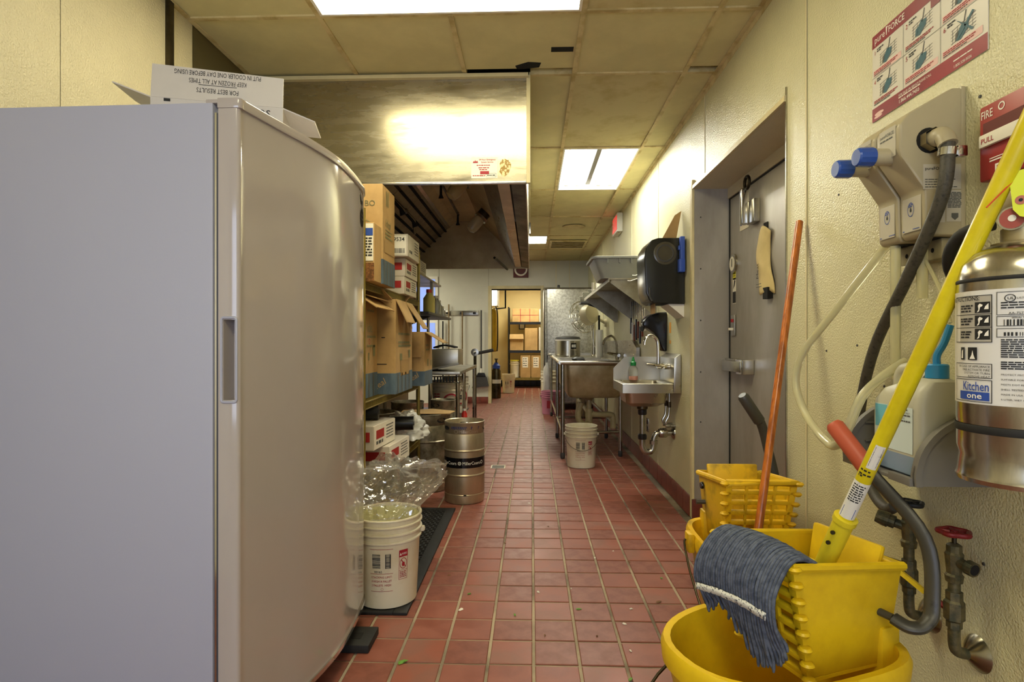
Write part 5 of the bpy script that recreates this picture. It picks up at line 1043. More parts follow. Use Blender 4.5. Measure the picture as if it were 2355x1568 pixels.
def ideal(t, fm, sm, w_, d_, h_, band):
    for k in range(3): text('Ideal', .05, fm, 'kraft', t, (w_*.1+k*w_*.3, .012 + (k % 2)*.035), rot=R(35), shear=.2)
    for k in range(4): rects([(d_*(.1+.22*k), .004, d_*(.16+.22*k), band-.004)], sm, 'print_grey', t)
# tall carton on the top shelf
t, fm, sm, w_, d_, h_ = carton('tall_carton', 'tall brown carton with a blue band on the top shelf under the hood edge', (-1.14, 2.94, 1.434), (-.775, 3.20, 1.955), band=.13)
ideal(t, fm, sm, w_, d_, h_, .13); M('print_brown', '#5f6144', .7); M('print_olive', '#7c7a52', .7)
text('COMBO', .042, fm, 'print_brown', t, (w_-.115, h_-.115), 'CENTER', bold=.01)
for k in range(3): ring(fm, (w_-.12, .31-.06*k), .052, .06, 'print_olive', t, sy=.5); ring(fm, (w_-.12, .30-.06*k), .030, .036, 'print_olive', t, sy=.5)
rects([(w_-.05, .30, w_-.03, .306)], fm, 'print_black', t); text('Ideal', .06, sm, 'print_olive', t, (.05, .31), rot=R(0), shear=.2); rects([(.05, .29, .2, .295)] + lines([(.05, .27, .12), (.05, .25, .15)], .01, .04, 3), sm, 'print_olive', t); rects([(.07, .42, .085, .5), (.1, .42, .115, .5)], sm, 'print_olive', t); M('tape', '#b08d55', .3); rects([(.03, .17, .25, .24)], sm, 'tape', t)
# torn carton with shipping label left of it
t, fm, sm, w_, d_, h_ = carton('torn_carton', 'torn brown carton with a white shipping label at the freezer edge', (-1.15, 2.8, 1.434), (-.780, 2.93, 1.725))
rects([(w_-.07, .10, w_-.004, .285)], fm, 'paper', t, 'shipping_label'); f2_ = plane((0, 0, 0), (1,0,0), (0,0,1), .0034); rects([(w_-.065, .225, w_-.006, .262)], f2_, 'print_blue', t); rects(lines([(w_-.06, .208-.014*k, .05) for k in range(7)], .007, .025, 4), f2_, 'print_black', t)
M('weave', '#8a5a2c', .8, hex2='#5e3a18', vs=50, lo=.45, hi=.55); rects([(w_-.07, .0, w_, .09)], fm, 'weave', t)
# cartons on the middle shelf
tA, fm, sm, w_, d_, h_ = carton('brown_carton', 'big brown carton with open flaps nearest the freezer on the middle shelf', (-1.26, 2.80, .834), (-.872, 3.19, 1.375), band=.13)
ideal(tA, fm, sm, w_, d_, h_, .13); text('ide.', .075, sm, 'print_olive', tA, (d_-.2, .35)); rects(lines([(d_-.2, .32, .16), (d_-.2, .27, .17), (d_-.2, .46, .15)], .012, .05, 8), sm, 'print_olive', tA); rects([(d_-.09, .22, d_-.05, .28), (d_-.18, .2, d_-.16, .24)], sm, 'print_olive', tA); ring(sm, (d_-.16, .30), .011, .015, 'print_red', tA)
flap(tA, [(w_, 0, h_), (w_, d_, h_), (w_+.10, d_-.01, h_-.07), (w_+.10, .02, h_-.07)]); flap(tA, [(0, 0, h_), (w_, 0, h_), (w_+.0, -.06, h_+.09), (0, -.06, h_+.09)]); flap(tA, [(w_+.002, d_*.2, h_+.005), (w_+.002, d_, h_+.005), (w_+.085, d_, h_-.02), (w_+.085, d_*.2, h_-.02)])
tB, fm, sm, w_, d_, h_ = carton('brown_carton', 'big brown carton with a long drooping flap in the middle of the shelf', (-1.2, 3.21, .834), (-.772, 3.655, 1.375), band=.12)
ideal(tB, fm, sm, w_, d_, h_, .12)
for k in range(4): ring(fm, (w_-.16, .36-.05*k), .03, .036, 'print_black', tB, sy=.55)
rects([(w_-.08, .32, w_-.06, .326), (w_-.15, .17, w_-.05, .174)], fm, 'print_black', tB); rects(lines([(.06, .34, .3), (.06, .27, .34), (.06, .29, .3)], .012, .06, 5), sm, 'print_olive', tB); rects([(.10, .19, .16, .23), (.33, .2, .38, .25)], sm, 'print_olive', tB); rects([(.12, .1, .35, .19)], sm, 'tape', tB)
flap(tB, [(w_, .01, h_), (w_, d_-.2, h_), (w_+.06, d_-.19, h_-.13), (w_+.06, .03, h_-.13)]); flap(tB, [(.05, 0, h_), (w_-.02, 0, h_), (w_-.05, -.09, h_+.05), (.05, -.09, h_+.05)]); flap(tB, [(w_, d_-.18, h_), (w_, d_, h_), (w_+.10, d_+.02, h_-.16), (w_+.10, d_-.14, h_-.16)]); flap(tB, [(.05, d_, h_), (w_-.05, d_, h_), (w_-.03, d_+.09, h_+.06), (.05, d_+.09, h_+.06)])
tC, fm, sm, w_, d_, h_ = carton('brown_carton', 'narrow brown carton squeezed between two bigger cartons on the middle shelf', (-1.15, 3.66, .834), (-.80, 3.79, 1.22), band=.09)
ideal(tC, fm, sm, w_, d_, h_, .09); rects(lines([(.02, .30, .1), (.02, .22, .1), (.02, .12, .08)], .012, .05, 6), sm, 'print_olive', tC)
flap(tC, [(w_, 0, h_), (w_, d_, h_), (w_-.01, d_-.02, h_+.1), (w_-.03, .02, h_+.12)])
tD, fm, sm, w_, d_, h_ = carton('brown_carton', 'small open brown carton at the far end of the middle shelf', (-1.1, 3.83, .834), (-.725, 4.127, 1.20), band=.10)
ideal(tD, fm, sm, w_, d_, h_, .10); rects(lines([(.05, .27, .1), (.05, .24, .12)], .012, .05, 6) + [(.1, .13, .14, .18), (.22, .13, .26, .17)], sm, 'print_olive', tD)
flap(tD, [(w_, .02, h_), (w_, d_-.03, h_), (w_+.12, d_-.02, h_-.075), (w_+.12, .06, h_-.075)]); flap(tD, [(.0, -.002, h_), (w_-.01, -.002, h_), (w_-.015, -.03, h_-.17), (.0, -.03, h_-.17)])
# white cartons with red labels
def white_box(lo, hi, label, num=None, rz=0, grp='white cartons with red labels'):
    t, fm, sm, w_, d_, h_ = carton('label_carton', label, lo, hi, 'carton_beige', None, grp, rz)
    rects([(0.003, .003, d_-.003, h_-.003)], sm, 'paper', t, 'end_label'); s2 = plane((w_, 0, 0), (0,1,0), (0,0,1), .003)
    if num:
        f2 = plane((0, 0, 0), (1,0,0), (0,0,1), .003); rects([(.01, .01, w_-.01, h_-.01)], fm, 'paper', t, 'label'); text(num, .035, f2, 'print_black', t, (w_-.02, h_-.045), 'RIGHT', bold=.03); rects(barcode(w_-.10, .02, .08, .03) + lines([(.02, h_-.05-.018*k, w_*.5) for k in range(5)], .008, .04, 5), f2, 'print_black', t)
    else: rects([(w_-.16, h_*.35, w_-.02, h_*.75)], fm, 'box_red', t); rects([(d_*.1, h_*.42, d_*.45, h_*.78)], s2, 'box_red', t)
    rects(lines([(d_*.55, h_*(.8-.13*k), d_*.35) for k in range(5)], .006, .04, 9) + lines([(d_*.1, h_*.2, d_*.3)], .018, .05, 3), s2, 'print_grey', t)
    return t
white_box((-1.12, 3.56, 1.434), (-.80, 3.92, 1.545), 'white carton with red label, lower one of the pair on the top shelf')
white_box((-1.12, 3.56, 1.546), (-.795, 3.93, 1.66), 'white carton with red label, upper one of the pair on the top shelf')
white_box((-1.1, 3.5, 1.661), (-.765, 3.84, 1.80), 'white carton with a printed number, topmost on the rack', '7459534')
white_box((-1.22, 3.2, .416), (-.80, 3.6, .545), 'white carton with red label lying on the bottom shelf', rz=-4)
white_box((-1.24, 3.05, .548), (-.845, 3.42, .68), 'white carton with red label, upper one on the bottom shelf', rz=-4)
# bin liner rolls and crumpled bag on the bottom shelf
M('liner_black', '#141412', .28, bump=.4, bs=14)
for i, (a, b, lb) in enumerate((((-1.2, 3.22, .73), (-.885, 3.27, .728), 'fat black bin liner roll on top of the white cartons'), ((-1.1, 3.68, .60), (-.775, 3.72, .60), 'black bin liner roll sticking out behind the white cartons'))):
    r_ = .045; q = thing('bin_liner_roll', lb, 'bin liner roll', a, group='black bin liner rolls'); tube('roll', [a, b], r_, 'liner_black', q, n=18); dv = (V(b)-V(a)).normalized(); tube('core', [V(b), V(b)+dv*.004], .016, 'dark_grey', q, n=12)
bagm = bpy.data.materials.new('bag_clear'); bagm.use_nodes = True; MATS['bag_clear'] = bagm
nt = bagm.node_tree; nt.nodes.remove(nt.nodes['Principled BSDF']); tb_ = nt.nodes.new('ShaderNodeBsdfTransparent'); gb_ = nt.nodes.new('ShaderNodeBsdfGlossy'); db_ = nt.nodes.new('ShaderNodeBsdfTranslucent'); m1 = nt.nodes.new('ShaderNodeMixShader'); m2 = nt.nodes.new('ShaderNodeMixShader')
gb_.inputs['Roughness'].default_value = .1; db_.inputs[0].default_value = (.85, .85, .8, 1); m1.inputs[0].default_value = .5; m2.inputs[0].default_value = .40
nz_ = nt.nodes.new('ShaderNodeTexNoise'); nz_.inputs['Scale'].default_value = 13; nz_.inputs['Detail'].default_value = 2; bp_ = nt.nodes.new('ShaderNodeBump'); bp_.inputs['Strength'].default_value = .35; bp_.inputs['Distance'].default_value = .02
nt.links.new(nz_.outputs['Fac'], bp_.inputs['Height']); nt.links.new(bp_.outputs[0], gb_.inputs['Normal'])
nt.links.new(gb_.outputs[0], m1.inputs[1]); nt.links.new(db_.outputs[0], m1.inputs[2]); nt.links.new(tb_.outputs[0], m2.inputs[1]); nt.links.new(m1.outputs[0], m2.inputs[2]); nt.links.new(m2.outputs[0], nt.nodes['Material Output'].inputs[0])
M('bag_white', '#dcdad0', .3, alpha=.75, bump=.5, bs=14, bd=.01)
from mathutils import noise
def crumple(name, label, c, rad, mat, seed, nu=34, nv=18, amp=.35, cat='plastic bag', zmin=None, open_bottom=True):
    bm = new_bm()
    def fn(u, v):
        th = u*2*math.pi; ph = v*math.pi*.55; d = V((math.cos(th)*math.sin(ph), math.sin(th)*math.sin(ph), math.cos(ph)))
        n_ = noise.noise(d*2.2 + V((seed, 0, 0))) + .5*noise.noise(d*5 + V((0, seed, 0))) + .35*abs(noise.noise(d*9 + V((0, 0, seed))))
        k = 1 + amp*n_; p = V((c[0]+d.x*rad[0]*k, c[1]+d.y*rad[1]*k, c[2]+d.z*rad[2]*k))
        if zmin is not None and p.z < zmin: p.z = zmin
        return p
    bm_grid(bm, fn, nu, nv); bmesh.ops.remove_doubles(bm, verts=bm.verts, dist=1e-4)
    return tag(obj(name, bm, mat, None, ang=50), label, cat)
crumple('crumpled_bag', 'crumpled whitish plastic bag on the bottom shelf by the rack post', (-.88, 3.95, .50), (.14, .17, .13), 'bag_white', 4.2, 60, 34, zmin=.417)
# pail with clear bag in front of the rack
pl1 = pail((-.632, 2.485, .0135), 'white plastic bucket with printed labels and a clear bag, beside the freezer', math.atan2(-2.49, .63)+.12, handle_a=R(10))
lathe('liner', [(0, .03), (.117, .032), (.134, .30), (.1355, .362)], 'pail_in', pl1, n=40)
bg_ = new_bm()
def bag(u, v):
    # a liner pulled out of the pail mouth and slumped over its far side
    th = u*2*math.pi; d = V((math.cos(th), math.sin(th), 0))
    n_ = noise.noise(V((d.x*1.6, d.y*1.6, v*2.5+3))) ; n2 = noise.noise(V((d.x*4, d.y*4, v*6+8)))
    if v < .3: q = v/.3; r = .118 + .012*q; c = V((-.632, 2.497, .20 + .19*q)); n_ *= .15; n2 *= .3
    else:
        q = (v-.3)/.7; r = .125 + .10*math.sin(math.pi*min(1, q*1.05))**.8 if q < .75 else (.125 + .10*math.sin(math.pi*.7875)**.8)*max(.02, (1-q)/.25)**.7
        c = V((-.645, 2.497, .39)).lerp(V((-.655, 2.84, .53)), q**.8)
        c.z = .39 + .13*math.sin(q*math.pi*.62)
    p = c + V((d.x*r*1.05, d.y*r, 0)); n3 = abs(noise.noise(V((d.x*7+2, d.y*7, v*11)))) + .2*abs(noise.noise(V((d.x*11+2, d.y*11, v*15))))
    p += V((d.x*.5, d.y*.5, .8))*.055*n_ + d*.03*n2 + V((0, 0, .03*n2)) + (d*.04 + V((0, 0, .03)))*(n3-.3)*(1 if v > .3 else .2)
    return p
bm_grid(bg_, bag, 96, 64); bmesh.ops.remove_doubles(bg_, verts=bg_.verts, dist=1e-4)
tag(obj('clear_plastic_bag', bg_, 'bag_clear', None, ang=30), 'crumpled clear plastic bag puffing out of the white bucket', 'plastic bag')
# rubber mat
mt = thing('rubber_mat', 'black perforated rubber floor mat under the white bucket', 'mat', (-.66, 3.1, 0))
box('border', (-.575, 2.34, .001), (-.515, 3.84, .013), 'black_rubber', mt, bevel=.003); box('border', (-.812, 2.34, .001), (-.5755, 2.39, .013), 'black_rubber', mt, bevel=.003); box('border', (-.812, 3.79, .001), (-.5755, 3.84, .013), 'black_rubber', mt, bevel=.003); box('border', (-.812, 2.3905, .001), (-.77, 3.7895, .013), 'black_rubber', mt, bevel=.003)
bm = new_bm()
for j in range(47):
    y = 2.39 + j*.03; bm_box(bm, (-.77, y, .001), (-.575, y+.010, .0115))
    for i in range(8): x = -.77 + i*.03 + (.015 if j % 2 else 0); bm_box(bm, (x, y+.01, .001), (x+.009, y+.03, .011)) if x < -.58 else None
tag(obj('lattice', bm, 'black_rubber', mt, smooth=False), kind='stuff')
# kegs
M('keg_new', '#bdb094', .42, .8, hex2='#9c8f76', vs=5, lo=.35, hi=.6, stretch=(1, 1, .4), rvar=.06); M('keg_old', '#a39a82', .42, .75, hex2='#5d5440', vs=9, lo=.35, hi=.6, rvar=.1); M('ink_blue', '#1d2a66', .6)
def keg(loc, r, h, label, mat, rz=0):
    t = thing('beer_keg', label, 'keg', loc, rz, 'steel beer kegs', world=False); k = r
    P_ = [(k*.93, 0), (k*.97, .004), (k, .02), (k, h*.115), (k*.985, h*.12), (k*.985, h*.128), (k, h*.135), (k, h*.335), (k*1.035, h*.347), (k*1.035, h*.353), (k, h*.365), (k, h*.635), (k*1.035, h*.647), (k*1.035, h*.653), (k, h*.665), (k*.99, h*.83), (k*.955, h*.855), (k*.97, h*.865), (k*.985, h*.975), (k*1.01, h*.985), (k*1.01, h*.995), (k*.98, h), (k*.94, h*.99), (k*.93, h*.965), (k*.92, h*.93), (k*.6, h*.945), (k*.2, h*.95), (0, h*.95)]
    lathe('shell', P_, mat, t, n=48)
    lathe('valve', [(.035, h*.95), (.035, h*.965), (.028, h*.975), (.0, h*.975)], 'chrome_dull', t, n=16)
    for a in (0, math.pi):
        wm = wrap((0, 0, 0), k*.975, 0, a, .0022); polys([ring_pts((0, h*.92), .045, .018, 16)], wm, 'black_matt', t, 'hand_hole')
    return t
k1 = keg((-.483, 4.085, 0), .143, .572, 'slim steel keg with a black brand band standing in the aisle', 'keg_new')
aw = math.atan2(-4.085, .483); wm = wrap((0, 0, 0), .1445, 0, aw, .001); rects([(-.2, .255, .2, .325)], wm, 'black_gloss', k1, 'brand_band', n=24); wm = wrap((0, 0, 0), .1445, 0, aw, .0022)
text('MillerCoors', .032, wm, 'print_white', k1, (-.015, .278), bold=.015, sx=.85); text('MillerCoors', .032, wm, 'print_white', k1, (-.19, .278), bold=.015, sx=.85); ring(wm, (-.035, .289), .009, .012, 'print_white', k1); ring(wm, (-.035, .289), .003, .005, 'print_white', k1); ring(wm, (.135, .289), .009, .012, 'print_white', k1)
wm = wrap((0, 0, 0), .1415, 0, aw, .0018); M('emboss', '#cfc6b2', .3, .9); text('MillerCoors', .032, wm, 'emboss', k1, (-.04, .497), bold=.02, sx=.9); ring(wm, (-.06, .508), .010, .014, 'emboss', k1)
rs = random.Random(4); text('TRANSFER 3-', .024, wrap((0, 0, 0), .1405, 0, aw, .0025), 'ink_blue', k1, (-.10, .527), bold=.01, sx=.95) if False else [polys([[(x, .524), (x+.004, .523), (x+.009, .543+rs.uniform(-.004, .004)), (x+.005, .544)], [(x+.002, .533+rs.uniform(-.006, .006)), (x+.012, .536), (x+.012, .539), (x+.002, .537)]], wrap((0, 0, 0), .142, 0, aw, .0018), 'ink_blue', k1, 'handwriting') for x in [-.10+.013*q for q in range(9)] + [.045, .10]]
for a in (aw-1.05,): polys([ring_pts((0, .528), .03, .014, 16)], wrap((0, 0, 0), .1415, 0, a, .0025), 'black_matt', k1, 'hand_hole')
polys([ring_pts((0, .066), .012, .005, 10)], wrap((0, 0, 0), .143, 0, aw+.02, .0015), 'black_matt', k1, 'drain_slot')
k2 = keg((-.83, 4.43, 0), .198, .585, 'fat scuffed steel keg behind the slim keg, with cardboard on top', 'keg_old', R(-40)); keg((-1.26, 4.45, 0), .198, .585, 'scuffed steel keg half hidden behind the wire rack', 'keg_old', R(20))
cb = prism('cardboard_sheet', [(-1.0, 4.28), (-.62, 4.30), (-.60, 4.46), (-.80, 4.60), (-1.02, 4.5)], .587, .592, 'Z', 'kraft'); tag(cb, 'torn piece of brown cardboard lying on the fat keg', 'cardboard')
k3 = keg((-.84, 5.38, 0), .118, .59, 'small steel keg in front of the steel work table', 'keg_old', R(60)); k4 = keg((-1.14, 5.2, 0), .15, .59, 'brown-tinged keg between the rack and the work table legs', 'keg_old', R(0))
# small litter on the tiles
M('litter_green', '#5c8a2c', .6); M('litter_white', '#d8d2c4', .6); M('litter_brown', '#6a4a2a', .7)
rl = random.Random(21)
for i, (x, y, m_, s_) in enumerate(((-.455, 2.0, 'litter_green', .020), (.33, 1.92, 'litter_green', .014), (.20, 2.42, 'litter_green', .012), (-.07, 2.36, 'litter_green', .009), (.62, 2.75, 'litter_green', .010), (-.28, 2.55, 'litter_green', .009), (-.30, 2.40, 'litter_white', .014), (.03, 2.58, 'litter_white', .009), (.18, 2.62, 'litter_white', .006), (.42, 2.43, 'litter_white', .009), (.37, 2.30, 'litter_white', .010), (.36, 2.1, 'litter_white', .008), (.33, 3.0, 'litter_white', .009), (.44, 3.1, 'litter_white', .008), (-.02, 4.0, 'litter_white', .010), (-.27, 3.8, 'litter_green', .012), (.1, 3.5, 'litter_brown', .008), (.55, 2.5, 'litter_brown', .014), (.30, 3.6, 'litter_brown', .008), (.5, 2.95, 'litter_brown', .012), (-.15, 3.2, 'litter_brown', .008), (.05, 2.2, 'litter_brown', .007), (.25, 2.2, 'litter_brown', .006), (-.4, 2.75, 'litter_brown', .009))):
    bm = bm_lathe(new_bm(), [(0, .004), (s_*.6, .0038), (s_, .001), (0, .0008)], 7, sx=1, sy=.55)
    for v in bm.verts: v.co += V((rl.uniform(-1, 1)*s_*.25, rl.uniform(-1, 1)*s_*.2, abs(rl.uniform(0, .002))))
    o = obj('food_scrap', bm, m_); o.location = (x, y, .0005); o.rotation_euler = (0, 0, rl.uniform(0, 6))
    row = ('at the picture bottom' if y < 2.15 else 'in the near foreground' if y < 2.45 else 'level with the white bucket' if y < 2.8 else 'halfway up to the slim keg' if y < 3.3 else 'beside the slim keg'); sd2 = 'left of centre' if x < -.2 else 'in the centre' if x < .15 else 'right of centre' if x < .38 else 'near the yellow buckets'
    nm_ = {'litter_green': 'green leaf bit', 'litter_white': 'white crumb', 'litter_brown': 'dark crumb'}[m_]
    tag(o, '%s on the tiles %s, %s' % (nm_, row, sd2), 'food scrap', {'litter_green': 'green leaf bits on the floor', 'litter_white': 'white crumbs on the floor', 'litter_brown': 'brown crumbs on the floor'}[m_])
    if 0: tag(o, {'litter_green': 'bit of green leaf lying on the red floor tiles', 'litter_white': 'white rice-like crumb on the red floor tiles', 'litter_brown': 'dark brown crumb on the red floor tiles'}[m_], 'food scrap', {'litter_green': 'green leaf bits on the floor', 'litter_white': 'white crumbs on the floor', 'litter_brown': 'brown crumbs on the floor'}[m_])
dg_ = thing('floor_drain', 'small slotted steel floor drain in the tiles near the slim keg', 'drain', (-.305, 5.17, 0)); box('frame', (-.37, 5.10, -.002), (-.24, 5.24, .002), 'chrome_dull', dg_)
for k in range(6): box('slot', (-.36, 5.112+k*.02, .002), (-.25, 5.122+k*.02, .0026), 'black_matt', dg_)
# ================================================================ cook line, back wall and storage room
wt = thing('work_table', 'stainless work table on chrome legs at the end of the cook line', 'table', (-.95, 6.4, 0))
TX0, TX1, TY0, TY1 = -1.5, -.70, 5.55, 7.25
box('table_top', (TX0, TY0, .81), (TX1, TY1, .845), 'steel_h', wt, bevel=.005); box('lower_shelf', (TX0, TY0+.05, .28), (TX1-.1, TY1, .30), 'steel_dark', wt, bevel=.004)
for (x, y) in ((TX1-.03, TY0+.05), (TX1-.03, TY1-.05), (TX0+.05, TY0+.05), (TX0+.05, TY1-.05), (TX1-.30, TY0+.05), (TX1-.03, TY0+.55)):
    lg = tube('leg', [(x, y, .02), (x, y, .81)], .021, 'chrome', wt, n=14); lathe('foot', [(0, 0), (.018, 0), (.024, .012), (.022, .04)], 'dark_grey', lg, c=(x, y, 0), n=12)
bm = new_bm()
for k in range(24): bm_box(bm, (TX0+.03*k+.03, TY0+.01, .74), (TX0+.03*k+.045, TY0+.016, .79))
tag(obj('wire_truss', bm, 'black_plastic', wt, smooth=False), kind='stuff'); tube('truss_rail', [(TX0, TY0+.013, .795), (TX1, TY0+.013, .795)], .006, 'chrome', wt); tube('truss_rail', [(TX0, TY0+.013, .735), (TX1, TY0+.013, .735)], .006, 'chrome', wt)
pan = thing('steel_drain_pan', 'sloped stainless drain pan standing on the work table', 'pan', (-.85, 5.8, .846)); prism('side_box', [(-1.03, .846), (-.74, .90), (-.74, 1.06), (-1.03, 1.06)], 5.72, 6.1, 'Y', 'steel', pan, bevel=.004); prism('chute', [(-1.06, .846), (-.72, .91), (-.72, .925), (-1.06, .86)], 5.60, 5.718, 'Y', 'steel_h', pan)
b2_ = box('steel_box', (-1.25, 5.62, .846), (-1.04, 6.05, 1.03), 'steel_soiled', None, bevel=.006); tag(b2_, 'soiled steel box left of the drain pan on the work table', 'box')
for i in range(3):
    q = thing('tongs', ('black tongs lying in front on the drain pan', 'black tongs lying in the middle on the drain pan', 'black tongs lying at the back on the drain pan')[i], 'tongs', (-.9, 5.8+.1*i, 1.062), group='tongs on the drain pan')
    for s_ in (-.02, .02): tube('arm', spline([(-1.0, 5.78+.1*i, 1.075), (-.9, 5.78+.1*i+s_, 1.10), (-.78, 5.78+.1*i, 1.078)], 4), .009, 'black_plastic', q, n=6)
gv_ = thing('gas_valve_pipe', 'grey pipe with a round valve in front of the wall brooms', 'pipe', (-.62, 7.45, 0)); tube('pipe', [(-.74, 7.42, 0), (-.74, 7.42, 1.0)], .02, 'steel_dark', gv_); tube('bar', [(-.74, 7.42, .98), (-.50, 7.42, 1.03)], .022, 'dark_grey', gv_, n=10); lathe('valve_wheel', [(.02, -.01), (.05, -.008), (.05, .008), (.02, .01)], 'chrome_dull', gv_, c=(-.74, 7.39, 1.0), axis='Y', n=18)
# pails below the table
for i, (x, y, lb) in enumerate(((-.92, 6.1, 'white pail with a red round sign under the work table, nearer the camera'), (-.90, 6.75, 'white pail with a red round sign at the back under the work table'))):
    t = pail((x, y, .301), lb, math.atan2(-y, -x), full=False, r=.155, h=.42)
    wm = wrap((0, 0, 0), .150, 0, math.atan2(-y, -x)+.35, .006); ring(wm, (0, .2), .075, .092, 'print_red', t); rects([(-.03, .17, .03, .185), (-.025, .2, .03, .215)], wm, 'print_black', t)
    wm2 = wrap((0, 0, 0), .150, 0, math.atan2(-y, -x)-.7, .006); rects(lines([(-.03, .28-.025*k, .07) for k in range(7)], .01, .05, 3), wm2, 'print_red', t)
fe = thing('small_red_bottle', 'small red bottle on the floor behind the kegs', 'bottle', (-.80, 5.98, .301)); M('bottle_red', '#b3261e', .35); lathe('body', [(0, .301), (.03, .301), (.03, .39), (.018, .41), (.018, .42), (0, .42)], 'bottle_red', fe, c=(-.70, 5.9, 0), n=14); lathe('cap', [(.014, .42), (.014, .44), (0, .44)], 'white_plastic', fe, c=(-.70, 5.9, 0), n=12)
# shelf over the cook line with bottles
cs = thing('cook_line_shelf', 'dark grey shelf on brackets over the cook line', 'shelf', (-1.3, 6.2, 1.3)); box('board', (-1.6, 5.4, 1.40), (-.98, 6.9, 1.425), 'dark_grey', cs, bevel=.004); prism('bracket', [(-1.6, 1.40), (-1.05, 1.40), (-1.2, 1.34), (-1.6, 1.15)], 5.9, 5.92, 'Y', 'dark_grey', cs); tube('upright', [(-1.15, 6.3, .845), (-1.15, 6.3, 1.4)], .016, 'chrome_dull', cs); box('upper_board', (-1.6, 5.3, 1.80), (-1.10, 6.9, 1.82), 'steel_soiled', cs); box('upright_plate', (-1.13, 6.3, 1.425), (-1.10, 6.36, 1.80), 'steel', cs)
M('jug_yellow', '#c9bd6a', .45); M('bottle_brown', '#5c241c', .3); M('jar_clear', '#cfcfc6', .2, trans=.5)
def bottle(x, y, z, r, h, mat, cap, lb, nm='sauce_bottle', cat='bottle'):
    t = thing(nm, lb, cat, (x, y, z), group='bottles and jars on the cook line shelf'); lathe('body', [(0, z+.0005), (r*.95, z+.001), (r, z+.01), (r, z+h*.62), (r*.5, z+h*.8), (r*.42, z+h*.88)], mat, t, c=(x, y, 0), n=18); lathe('cap', [(r*.5, z+h*.86), (r*.5, z+h), (0, z+h)], cap, t, c=(x, y, 0), n=14); return t
bottle(-1.04, 5.75, 1.425, .06, .24, 'jug_yellow', 'bottle_red', 'yellowish jug with a red lid on the cook line shelf'); bottle(-1.16, 5.6, 1.425, .04, .26, 'bottle_brown', 'bottle_red', 'dark red sauce bottle left of the yellowish jug'); bottle(-1.02, 6.05, 1.425, .05, .2, 'jar_clear', 'white_plastic', 'clear jar just behind the yellowish jug'); bottle(-1.03, 6.3, 1.425, .045, .17, 'jar_clear', 'white_gloss', 'second clear jar further along the shelf'); bottle(-1.04, 6.6, 1.425, .04, .12, 'jar_clear', 'chrome_dull', 'low clear jar at the far end of the shelf'); bottle(-1.28, 5.5, 1.425, .07, .3, 'dark_grey', 'black_plastic', 'big dark jug at the near end of the shelf')
white_box((-1.5, 5.4, 1.821), (-1.12, 6.0, 1.96), 'pale carton on the upper board over the cook line')
# back wall: hanger rail and brooms
hr = thing('broom_hanger', 'grey broom hanger rail with black clips on the back wall', 'hanger', (-1.3, YB, 1.62)); box('rail', (-1.62, YB-.02, 1.625), (-.99, YB-.0005, 1.715), 'chrome_dull', hr, bevel=.003)
for x in (-1.56, -1.30, -1.06): box('clip', (x-.03, YB-.045, 1.65), (x+.03, YB-.02, 1.69), 'black_plastic', hr, bevel=.006)
def broom(x, z0, z1, mat, lb, head=None, hw=.1):
    t = thing('broom', lb, 'broom', (x, YB-.07, 0), group='brooms on the back wall'); tube('handle', [(x, YB-.07, z0), (x, YB-.07, z1)], .014, mat, t, n=10)
    if head == 'angle':
        prism('brush_cap', [(x-.06, z0+.02), (x+.06, z0+.02), (x+.09, z0-.06), (x-.10, z0-.06)], YB-.09, YB-.05, 'Y', 'black_plastic', t, bevel=.006); prism('bristles', [(x-.11, z0-.06), (x+.1, z0-.06), (x+.14, z0-.22), (x-.17, z0-.26)], YB-.10, YB-.04, 'Y', 'dark_grey', t); tube('ferrule', [(x, YB-.07, z0), (x, YB-.07, z0+.1)], .018, 'white_plastic', t, n=10)
    else: prism('head', [(x-hw, 0.02), (x+hw, 0.02), (x+hw*.5, .16), (x-hw*.5, .16)], YB-.10, YB-.045, 'Y', head or 'dark_grey', t, bevel=.01)
M('wood_old', '#7a6540', .6, var=.15, vs=10)
broom(-1.53, .15, 1.83, 'wood_old', 'broom with a pale wooden handle on the left of the hanger rail', None, .055); broom(-1.28, .15, 1.70, 'wood_old', 'broom with a brown handle in the middle of the hanger rail'); broom(-1.64, .15, 1.52, 'black_plastic', 'broom with a short black handle left of the hanger rail', None, .045); broom(-.93, .55, 1.72, 'dark_grey', 'grey broom with black angled bristles beside the doorway', 'angle')
M('maroon', '#5c2626', .5)
bl = thing('alarm_bell', 'maroon wall plate with a white ring seen just below the hood', 'alarm', (-.2, YB, 2.31)); box('plate', (-.34, YB-.04, 2.325), (-.06, YB-.0005, 2.60), 'maroon', bl, bevel=.004); tube('ring', [(-.2+.105*math.cos(a), YB-.05, 2.47+.105*math.sin(a)) for a in [k*2*math.pi/28 for k in range(28)]], .016, 'white_gloss', bl, closed=True, n=8)
# tall galvanised fridge in the right corner
gf = thing('steel_refrigerator', 'tall dented galvanised refrigerator in the far right corner', 'refrigerator', (.6, 9.9, 0)); box('cabinet', (.255, 9.55, .12), (WR-.002, 10.4, 2.02), 'galv', gf, bevel=.005); box('door', (.20, 9.56, .13), (.250, 10.39, 2.01), 'galv', gf, bevel=.006); box('door_edge', (.206, 9.545, .13), (.226, 9.56, 2.02), 'steel_dark', gf); box('top_rail', (.20, 9.545, 2.02), (WR-.002, 10.4, 2.045), 'steel_dark', gf); lathe('top_knob', [(0, .05), (.02, .045), (.025, 0)], 'black_plastic', gf, c=(.45, 9.6, 2.045), n=10)
for (x, y) in ((.3, 9.62), (.95, 9.62), (.3, 10.32), (.95, 10.32)): tube('leg', [(x, y, 0), (x, y, .12)], .025, 'chrome_dull', gf)
